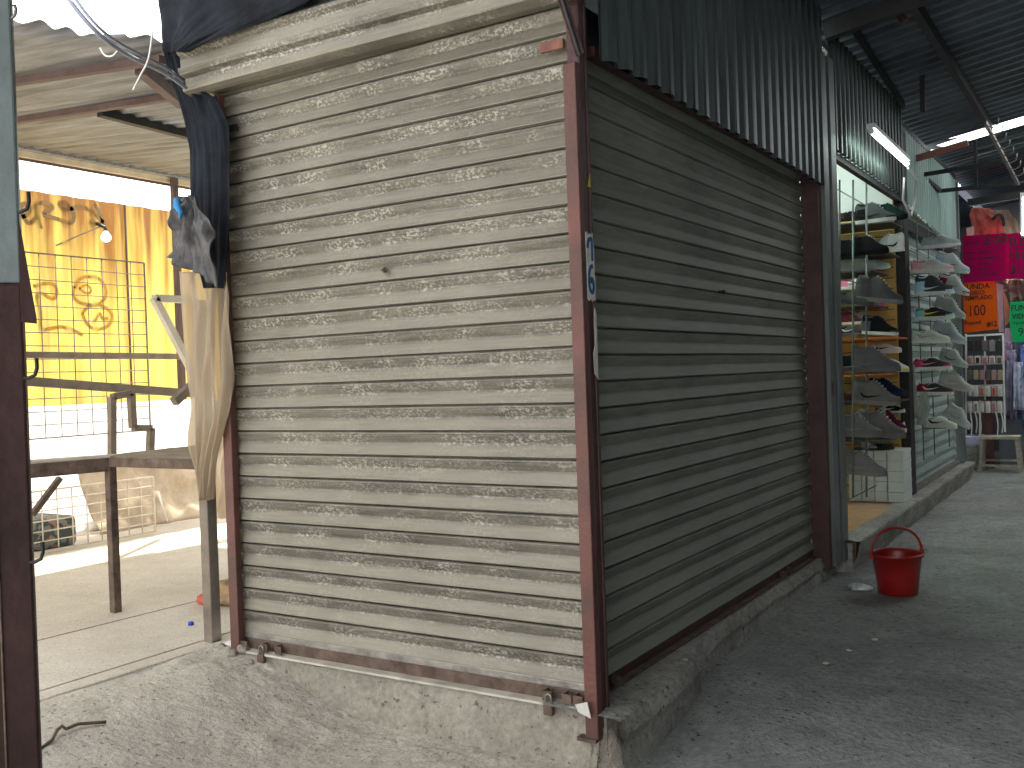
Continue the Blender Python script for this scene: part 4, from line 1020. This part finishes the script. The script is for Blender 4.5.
ins = [
 # label, px, py(sole), y, len, high, upper, over, sole, emblem, pitch, flip
 ('black sneaker with glossy toe at the left of the top shelf inside', 838, 222, 5.1, .20, False, BLK, (.10, .05, .06), BLK, None, 0, False),
 ('black and white shoe second on the top shelf inside', 846, 221, 5.2, .22, False, (.4, .4, .4), BLK, BLK, None, 0, True),
 ('tall black and grey boot in the middle of the top shelf inside', 856, 225, 4.7, .27, True, DGR, BLK, (.5, .5, .5), BLK, 0, False),
 ('dark green high shoe at the right end of the top shelf inside', 874, 222, 5.3, .24, True, (.02, .06, .05), BLK, BLK, None, 0, False),
 ('black shoe at the left of the second shelf inside', 837, 256, 4.6, .20, True, BLK, None, BLK, None, 0, False),
 ('black high shoe in the middle of the second shelf inside', 852, 256, 4.4, .24, True, (.03, .03, .035), BLK, BLK, None, 0, False),
 ('white sneaker with orange collar and black side emblem on the second shelf', 869, 254, 5.2, .25, True, (.75, .76, .74), (.70, .71, .70), (.75, .75, .73), BLK, 0, True),
 ('flat white sneaker on the third shelf inside', 839, 272, 5.3, .30, False, WHT, None, WHT, None, 0, False),
 ('pale teal sneaker beside the flat white one inside', 860, 271, 5.3, .22, False, (.5, .68, .66), None, WHT, None, 0, False),
 ('hot pink and white sneaker behind the wire bars', 841, 290, 5.0, .22, False, WHT, PNK, WHT, PNK, 0, False),
 ('pink shoe toe at the right of the grey boot inside', 874, 292, 5.4, .15, True, PNK, None, (.8, .4, .5), None, 70, False),
 ('grey suede low shoe behind the wire bars below the pink sneaker', 834, 303, 4.3, .26, False, (.20, .20, .20), None, DGR, None, 8, False),
 ('dark grey pointed boot sticking out at the third shelf', 854, 300, 4.3, .31, True, (.15, .15, .155), (.19, .19, .19), (.36, .37, .37), None, 10, False),
 ('dark red and white shoe at the left of the fourth shelf', 838, 325, 5.0, .18, True, (.25, .05, .06), None, WHT, None, 0, False),
 ('white shoe with black and red lines on the fourth shelf', 852, 325, 5.1, .18, True, WHT, (.5, .4, .4), WHT, BLK, 0, False),
 ('black high shoe with grey toe sticking out at the fourth shelf', 861, 334, 4.7, .25, True, BLK, (.22, .23, .24), WHT, None, 6, False),
 ('grey and black sneaker at the left of the fourth shelf, lower row', 838, 336, 4.7, .19, False, DGR, BLK, GRY, WHT, 0, False),
 ('black shoe with a dark toe at the left of the fifth shelf', 838, 371, 4.6, .20, True, BLK, None, DGR, None, 0, False),
 ('large plain grey high sneaker sticking out at the fifth shelf', 852, 372, 4.3, .31, True, (.22, .22, .23), (.26, .26, .27), (.24, .24, .26), (.14, .14, .14), 2, False),
 ('white sneaker with red and black trim on the fifth shelf', 871, 354, 5.3, .22, False, WHT, (.6, .68, .66), WHT, BLK, 0, False),
 ('white sneaker with neon yellow trim at the right of the fifth shelf', 875, 368, 5.2, .24, False, WHT, (.65, .8, .1), WHT, BLK, 10, False),
 ('grey and black two-tone sneaker sticking out at the sixth shelf', 853, 403, 4.3, .30, True, (.30, .29, .27), (.26, .25, .24), (.40, .39, .37), BLK, 5, False),
 ('navy blue sneaker at the right of the sixth shelf', 869, 397, 5.2, .26, True, (.03, .05, .10), (.04, .08, .14), (.05, .07, .1), None, 0, False),
 ('dark maroon shoe at the left of the sixth shelf', 837, 403, 4.6, .19, False, (.10, .03, .03), BLK, DGR, None, 0, False),
 ('plain grey high sneaker at the left of the seventh shelf', 838, 436, 4.1, .28, True, (.27, .265, .26), None, (.30, .30, .29), (.2, .2, .2), 2, False),
 ('grey and brown two-tone sneaker sticking out at the seventh shelf', 856, 434, 4.4, .32, True, (.26, .25, .24), (.33, .31, .29), (.34, .31, .3), (.10, .08, .08), 6, False),
 ('maroon and white sneaker behind the grey one on the seventh shelf', 871, 426, 5.1, .25, True, (.22, .03, .07), WHT, WHT, None, 12, False),
 ('black and white striped shoe at the right of the seventh shelf', 880, 413, 5.3, .18, False, BLK, WHT, WHT, WHT, 0, False),
 ('black and white striped shoe under the one at the right of the seventh shelf', 880, 426, 5.3, .18, False, BLK, WHT, WHT, WHT, 0, False),
 ('plain pale grey sneaker in front of the stacked shoe boxes', 842, 473, 4.1, .28, True, (.36, .36, .36), None, (.40, .40, .4), (.26, .26, .26), 4, False),
 ('pale blue shoe lying on top of the stacked boxes', 861, 449, 5.2, .12, True, (.45, .55, .60), None, (.2, .3, .35), None, 0, False),
 ('dark grey shoe at the right on top of the stacked boxes', 876, 449.5, 5.25, .13, False, (.12, .13, .14), None, DGR, None, 0, False),
]
for lb, px, py, yp, ln, hi, up_, ov, so, em, pt, fl_ in ins:
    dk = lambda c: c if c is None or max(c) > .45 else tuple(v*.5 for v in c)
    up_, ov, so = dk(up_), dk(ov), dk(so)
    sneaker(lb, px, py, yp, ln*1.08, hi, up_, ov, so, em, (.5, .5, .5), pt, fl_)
# shelves inside (glass-thin ledges) and the rail pair that carries them
M_OR = mat('orange_shelf', (.55, .14, .03), .5); M_SHELF = mat('dark_shelf', (.05, .05, .055), .5)
for i, (py, m_, a, b, nm) in enumerate(((228, M_SHELF, 838, 894, 'dark'), (258, M_SHELF, 838, 892, 'dark'), (340, M_OR, 838, 900, 'orange'), (375, M_OR, 838, 886, 'orange'), (401, M_REDD, 838, 902, 'maroon'), (438, M_SHELF, 838, 896, 'dark'), (308, M_SHELF, 838, 880, 'dark'), (275, M_SHELF, 838, 880, 'dark'))):
    q0, q1 = PY(a, py, 5.2), PY(b, py-1, 5.2)
    tag(MB().box((q0.x-.2, 4.95, q0.z-.012), (q1.x, 5.53, q0.z)).build('shelf', m_, at=(q0.x, 5.5, q0.z), bevel=.002), '%s display shelf %s' % (nm, ('under the top row of shoes inside the shop', 'under the second row of shoes inside the shop', 'under the fourth row of shoes inside the shop', 'under the fifth row of shoes inside the shop', 'under the navy sneaker inside the shop', 'just above the stacked shoe boxes', 'under the dark grey boot inside the shop', 'under the flat white sneaker')[i]), 'shelf')
# vertical wire rack bars at the opening
rk = wthing('wire_rack', 'tall wire display rack just inside the sneaker shop opening', 'rack', (-.3, 3.9, .4))
for a in (839.5, 853.0, 866.5):
    q = PX(a, 180, -.26); q0 = PX(a, 497, -.26); part(MB().tube([q0, q], .008, 6), 'upright_bar', M_GALV, rk)
for z in (2.55, 1.95, 1.35, .75, .45):
    ya, yb = PX(838, 300, -.26).y, PX(868, 300, -.26).y; part(MB().tube([(-.265, ya-.05, z), (-.265, yb+.1, z)], .004, 5), 'cross_wire', M_GALV, rk)
ro = wthing('wire_rack', 'wire display rack holding sneakers in front of the pale green shutter', 'rack', (-.2, 6.4, .6))
for a, pb in ((922, 470), (948, 455), (933, 460)):
    y = PX(a, 400, -.19).y; zb = PX(a, pb, -.19).z
    part(MB().tube([(-.19, y, max(zb, .5)), (-.19, y, 2.75)], .006, 6), 'upright_bar', M_GALV, ro)
for py, yp in ((250, 6.1), (274, 5.8), (297, 5.9), (322, 5.9), (345, 5.8), (372, 5.9), (396, 5.95), (428, 6.2)):
    q = PY(914, py, yp); part(MB().tube([(-.19, 5.85, q.z-.004), (-.19, 7.0, q.z-.004)], .004, 5), 'cross_wire', M_GALV, ro)
    part(MB().tube([(-.19, yp, q.z-.004), (.0, yp, q.z-.004)], .004, 5), 'bracket', M_GALV, ro)
# strips of cloth hanging off the rack
for i, (rows, sd) in enumerate((([(909, 915, 365), (910, 916, 385), (911, 918, 400), (915, 920, 418)], 2), ([(920, 928, 392), (919, 930, 410), (916, 926, 425)], 6))):
    drape('cloth_strip', ('pale cloth strip hanging at the left edge of the outside rack', 'short tan cloth strip hanging under the crimson sneaker')[i], 0, 0, 5.78+.1*i, rows, .01, smat((.42, .44, .40)), n=16, folds=1, cat='cloth', seed=sd)

# stacked shoe boxes
M_BOX = mat('shoe_box_white', (.62, .68, .66), .6, 0, .05, 3)
xs = [PY(a, 470, 5.15).x for a in (848, 861, 874, 887, 904)]
zs_ = [.255+.083*i for i in range(6)]
for ci in range(4):
    for ri in range(5):
        if ci == 0 and ri == 4: pass
        x0, x1 = xs[ci]+.002, xs[ci+1]-.002
        t = wthing('shoe_box', '%s shoe box, %s in the %s column of the stack' % ('white', ('bottom one', 'second from the bottom', 'middle one', 'second from the top', 'top one')[ri], ('far left', 'centre left', 'centre right', 'far right')[ci]), 'box', ((x0+x1)/2, 5.3, zs_[ri]), 'white shoe boxes stacked in the shop')
        part(MB().box((x0+.002, 5.152, zs_[ri]), (x1-.002, 5.478, zs_[ri]+.056)), 'base', M_BOX, t, bevel=.001)
        part(MB().box((x0, 5.15, zs_[ri]+.056), (x1, 5.48, zs_[ri]+.080)), 'lid', M_BOX, t, bevel=.001)

# ------------------------------------------------------------------ signs at the end of the lane
YSG = 9.3
def text(s, size, o, mtl, root, sx=1.0, slant=0, bold=0.0, name='lettering'):
    cu = bpy.data.curves.new('t', 'FONT'); cu.body = s; cu.size = size; cu.shear = slant; cu.offset = bold; cu.extrude = .0006; cu.resolution_u = 3
    ob = bpy.data.objects.new('t', cu); COL.objects.link(ob)
    dg = bpy.context.evaluated_depsgraph_get(); me = bpy.data.meshes.new_from_object(ob.evaluated_get(dg)); bpy.data.objects.remove(ob)
    R = Matrix.Rotation(math.pi/2, 4, 'X') @ Matrix.Diagonal((sx, 1, 1, 1)); me.transform(R); me.transform(Matrix.Translation(Vector(o)-Vector(root.location)))
    me.materials.clear(); me.materials.append(mtl)
    p = bpy.data.objects.new(name, me); COL.objects.link(p); p.parent = root; return p
M_INK = mat('marker_ink', (.04, .01, .05), .7); M_INKB = mat('black_ink', (.02, .02, .02), .7)
def sign(label, corners, col, yp, nm):
    P = [PY(a, b, yp) for a, b in corners]; c = P[0]
    t = wthing('paper_sign', label, 'sign', c)
    mb = MB(); A = [mb.bm.verts.new(p) for p in P]; B = [mb.bm.verts.new(p+Vector((0, .003, 0))) for p in P]; n = len(P)
    mb.bm.faces.new(A); mb.bm.faces.new(B[::-1])
    for i in range(n): mb.bm.faces.new((A[i], A[(i+1)%n], B[(i+1)%n], B[i]))
    part(mb, 'card', mat(nm, col, .8, 0, .03, 2, spec=.08), t); return t
u_ = (PY(1000, 280, YSG)-PY(990, 280, YSG)).length/10   # metres per pixel there
s1 = sign('magenta card with handwritten 2.50 price list hung beside the sneaker rack', ((963, 236), (1006, 233), (1006, 281), (963, 282)), (.42, .003, .09), YSG, 'magenta_card')
def at(a, b, yp=YSG): return PY(a, b, yp-.004)
text('2·50', 13*u_, at(984, 245), M_INKB, s1, 1.0, .05, .003)
text('Cristal', 6.0*u_, at(965, 245.5), M_INK, s1, .9)
for i, (l, r) in enumerate((('Micas', 'Sencilla'), ('Mica', 'Completa'), ('Mica', 'Privada'), ('Mica', 'Mate'), ('Mica', 'Cristal 30'))):
    text(l, 5*u_, at(965, 254.5+i*5.8), M_INK, s1, .9); text(r, 5*u_, at(979, 253.8+i*5.7), M_INK, s1, .95)
s2 = sign('second magenta card reading FUNDA CRISTAL at the right edge', ((1005.6, 234), (1052, 231), (1052, 277), (1005.6, 279)), (.44, .003, .10), YSG+.02, 'magenta_card')
text('FUNDA', 13*u_, at(1009, 246.5, YSG+.02), M_INKB, s2, .85, 0, .002); text('CRISTAL', 13*u_, at(1008.5, 260.5, YSG+.02), M_INKB, s2, .72, 0, .0008); text('$120', 12*u_, at(1010, 273.5, YSG+.02), M_INKB, s2, .9, .1, .001)
s3_ = sign('orange card reading FUNDA VIDRIO TEMPLADO $100 under the magenta card', ((963.5, 283), (995, 281), (999, 329), (964, 333)), (.85, .13, .012), YSG+.03, 'orange_card')
YO = YSG+.03
text('FUNDA', 8.5*u_, at(963, 290, YO), M_INKB, s3_, .95, 0, .001); text('VIDRIO', 6.5*u_, at(964, 295.5, YO), M_INKB, s3_, 1.0, 0, .001); text('TEMPLADO', 6.5*u_, at(964, 300.5, YO), M_INKB, s3_, .88, 0, .001)
text('$', 9*u_, at(963.8, 315.5, YO), mat('red_ink', (.5, .02, .02), .7), s3_, .8); text('100', 17*u_, at(968, 316, YO), M_INKB, s3_, .72, 0, .0005)
text('Popcell', 7*u_, at(964.5, 325, YO), M_INKB, s3_, .85); text('#12', 8*u_, at(987, 326.5, YO), M_INKB, s3_, .8, 0, .002)
s4 = sign('green card reading FUNDA VIDRIO TEMPLADO at the right edge', ((1010, 302), (1050, 300), (1050, 342), (1013, 342), (1009, 320)), (.02, .50, .16), YSG+.05, 'green_card')
YG = YSG+.05
text('FUNDA', 9*u_, at(1011, 311, YG), M_INKB, s4, .85, 0, .001); text('VIDRIO', 8*u_, at(1012, 319, YG), M_INKB, s4, .9, 0, .001); text('TEMPLADO', 4.5*u_, at(1013, 325, YG), M_INKB, s4, 1); text('90', 13*u_, at(1018, 336, YG), M_INKB, s4, .9)
# half-hidden cards and clear sleeve
def card(label, corners, col, yp, nm, cat='card', name='paper_sign'):
    P = [PY(a, b, yp) for a, b in corners]; mb = MB(); A = [mb.bm.verts.new(p) for p in P]; B = [mb.bm.verts.new(p+Vector((0, .004, 0))) for p in P]; n = len(P)
    mb.bm.faces.new(A); mb.bm.faces.new(B[::-1])
    for i in range(n): mb.bm.faces.new((A[i], A[(i+1)%n], B[(i+1)%n], B[i]))
    tag(mb.build(name, mat(nm, col, .6, 0, .15, 12), at=P[0]), label, cat)
card('pale lilac sleeve hanging right of the orange card', ((996, 283), (1003, 285), (1004, 332), (999, 332)), (.40, .37, .45), YSG+.12, 'lilac_sleeve', 'sleeve', 'plastic_sleeve')
card('faded salmon card hanging behind the green card', ((1003, 290), (1009, 305), (1012, 318), (1005, 327)), (.55, .20, .14), YSG+.10, 'salmon_card')
card('small pink and white package left of the green card', ((1005, 328), (1013, 328), (1013, 342), (1004, 342)), (.6, .40, .55), YSG+.08, 'pink_pack', 'package', 'package')
# orange T-shirt-like bag above
o = drape('hanging_bag', 'salmon orange bag hanging above the magenta card', 0, 0, YSG+.35, [(971, 990, 208), (970, 999, 216), (972, 1003, 224), (972, 1004, 236)], .03, mat('salmon_cloth', (.42, .13, .09), .7, 0, .2, 10), n=20, folds=2, cat='bag', seed=4)
card('cream tag hanging above the left corner of the magenta card', ((966, 228), (974, 226), (974, 235), (967, 236)), (.6, .58, .48), YSG+.2, 'cream_tag', 'tag', 'price_tag')
c_ = PY(1002, 215, YSG+.3)
cable('black curved hook handle above the magenta card', [PY(992, 220, YSG+.3), PY(997, 214, YSG+.3), PY(1003, 216, YSG+.3), PY(1004, 226, YSG+.3)], .018, M_BLACK, 'bag_handle')
drape('clear_bag', 'crumpled translucent bags hanging above the second magenta card', 0, 0, YSG+.45, [(985, 1010, 210), (982, 1018, 222), (980, 1024, 236)], .05, M_PL, n=24, folds=3, cat='plastic bag', seed=14)
drape('clear_bag', 'brownish crumpled bags hanging between the magenta and green cards', 0, 0, YSG+.2, [(1003, 1040, 279), (1002, 1040, 290), (1006, 1040, 302)], .05, mat('brown_film', (.16, .13, .10), .4, 0, .4, 20), n=24, folds=4, cat='plastic bag', seed=24)

# phone accessory rack
YR = 9.9
um = (PY(1000, 380, YR)-PY(990, 380, YR)).length/10
pr_ = wthing('display_rack', 'white wire rack full of phone accessories beneath the orange card', 'rack', PY(985, 430, YR))
for a, b, c, d in ((966, 334, 966, 440), (1003, 334, 1005, 432), (966, 365, 1004, 363), (966, 336, 1004, 334), (980, 400, 980, 440), (985, 334, 985, 400), (966, 386, 1004, 385)):
    part(MB().bar(PY(a, b, YR+.06), PY(c, d, YR+.06), .02), 'rack_bar', M_WHITE, pr_)
cols_ = {'black': BLK, 'dark brown': (.12, .09, .09), 'rose': (.40, .20, .22), 'sand': (.38, .33, .22), 'grey': (.20, .2, .22), 'dusty pink': (.42, .26, .26), 'white': (.6, .6, .6), 'red': (.5, .10, .06), 'olive': (.10, .12, .09)}
rowsd = [(346, ['black', 'black', 'dark brown', 'grey', 'black'], 7.2, 12, 'solid', 'top row'),
         (360, ['dusty pink', 'black', 'rose', 'dusty pink', 'dark brown'], 7.2, 9, 'pack', 'second row'),
         (375, ['olive', 'sand', 'rose', 'dark brown', 'dusty pink', 'sand'], 6.0, 11, 'solid', 'third row'),
         (391, ['white', 'white', 'red', 'white', 'red', 'white'], 6.0, 12, 'pack', 'fourth row'),
         (407, ['white', 'grey', 'white', 'white', 'rose', 'white'], 6.0, 13, 'pack', 'fifth row')]
for py, cl, wpx, hpx, kind, rn in rowsd:
    for i, c in enumerate(cl):
        px = 967.5+i*(36/len(cl)); q = PY(px, py, YR); ww, hh = wpx*um*.86, hpx*um
        ordn = ('leftmost', 'second', 'third', 'fourth', 'fifth', 'sixth')[i]
        t = thing('phone_case', '%s phone case pack, %s in the %s of the accessory rack' % (c, ordn, rn), 'phone case', (q.x, YR-.01, q.z-hh/2), 'phone case packs on the accessory rack')
        if kind == 'pack':
            MB().box((0, 0, 0), (ww, .006, hh)).build('backing_card', M_PAPER if i % 2 else mat('card_pinkish', (.5, .42, .40), .6), t)
            MB().box((ww*.2, -.01, hh*.12), (ww*.8, 0, hh*.8)).build('case', mat('case_'+c.replace(' ', '_'), cols_[c], .45), t, bevel=.004)
        else:
            MB().box((0, -.01, 0), (ww, .004, hh)).build('case', mat('case_'+c.replace(' ', '_'), cols_[c], .45), t, bevel=.006)
        MB().tube([(ww/2, .0, hh), (ww/2, .03, hh+.012)], .003, 5).build('hanger', M_RAW, t)
# hanging pale cords below the rack
for i, px in enumerate((970, 975, 996, 1001, 979)):
    a = PY(px, 412, YR-.02); b = PY(px+1, 438-(i % 2)*5, YR-.02)
    cable('white charging cord hanging under the accessory rack, %s' % ('far left', 'second from the left', 'second from the right', 'far right', 'beside the brown post')[i], [a, a.lerp(b, .5)+Vector((.02, 0, 0)), b], .008, M_WCABLE, 'charging_cord')
q = PZ(989, 460, PZ0); 
post('timber_post', 'reddish brown timber post behind the wooden stool', PY(984, 420, YR+.1).x, PY(992.5, 420, YR+.1).x, YR+.10, YR+.2, PZ0, PY(988, 380, YR+.1).z, mat('red_timber', (.12, .05, .04), .7, 0, .3, 10))
a, b = PY(960, 445, YR-.1), PY(981, 434, YR-.1)
tag(MB().box((a.x, YR-.1, a.z), (b.x, YR+.3, b.z-.03)).build('plastic_tray', mat('lilac_tray', (.45, .45, .62), .5), at=(a.x, YR, a.z), bevel=.01), 'pale lilac tray on the low concrete ledge under the accessory rack', 'tray')
struct(MB().box((-2.0, YR-.12, -.05), (b.x+.02, YR+.5, a.z)).build('trim_11', M_KERB2))
# counter dark behind
struct(MB().box((PY(1000, 440, YR+.6).x, YR+.5, 0), (2.6, YR+1.2, PY(1000, 418, YR+.6).z)).build('trim_12', mat('counter_dark', (.10, .11, .13), .6)))
# far end goods: garments hanging on the right
YC = YR+.35
gar = [(1003, 1012, 360, 415, (.22, .20, .30)), (1009.5, 1016, 350, 420, (.30, .26, .42)), (1014, 1024, 362, 410, (.42, .46, .60)), (1021, 1034, 345, 425, (.10, .16, .45)), (1004, 1013, 342, 362, (.32, .22, .34)), (1013, 1022, 340, 358, (.10, .10, .16))]
gl = ('grey-violet garment hanging nearest the accessory rack', 'lilac garment hanging second from the accessory rack', 'pale blue garment hanging near the right edge', 'deep blue garment hanging at the right edge', 'purple pouch hanging right of the rack top', 'dark pouch hanging under the green card')
for (a, b, c, d, co), lb in zip(gar, gl):
    drape('hanging_garment', lb, 0, 0, YC+.09*(a % 3), [(a+1, b-1, c), (a, b, c+6), (a, b, (c+d)/2), (a+.5, b+.5, d)], .03, mat('cloth_%d' % a, co, .8, 0, .25, 12), n=16, folds=2, cat='garment', seed=a, solid=.004)
struct(MB().box((.3, YR+.9, .0), (2.6, YR+.95, 2.0)).build('wall_stall', mat('stall_back', (.12, .12, .20), .8, 0, .5, 6)))
# stool
q0 = PZ(978, 460, PZ0); q1 = PZ(1019, 459, PZ0)
sx0, sx1 = PY(980, 440, 9.6).x, PY(1020, 440, 9.6).x; zt2 = PY(1000, 436, 9.6).z; zb2 = PZ0
stl = wthing('wooden_stool', 'small worn wooden stool at the end of the passage by the brown post', 'stool', ((sx0+sx1)/2, 9.7, PZ0))
part(MB().box((sx0, 9.5, zt2-.035), (sx1, 9.8, zt2)), 'seat', M_WOOD, stl, bevel=.006)
for x in (sx0+.03, sx1-.03):
    for y in (9.53, 9.77):
        part(MB().bar((x, y, zt2-.03), (x+(-.03 if x < (sx0+sx1)/2 else .03), y, zb2+.005), .035), 'leg', M_WOOD, stl)
part(MB().bar((sx0, 9.53, zb2+.08), (sx1, 9.53, zb2+.08), .025), 'stretcher', M_WOOD, stl)
part(MB().bar((sx0, 9.77, zb2+.12), (sx1, 9.77, zb2+.12), .025), 'stretcher', M_WOOD, stl)
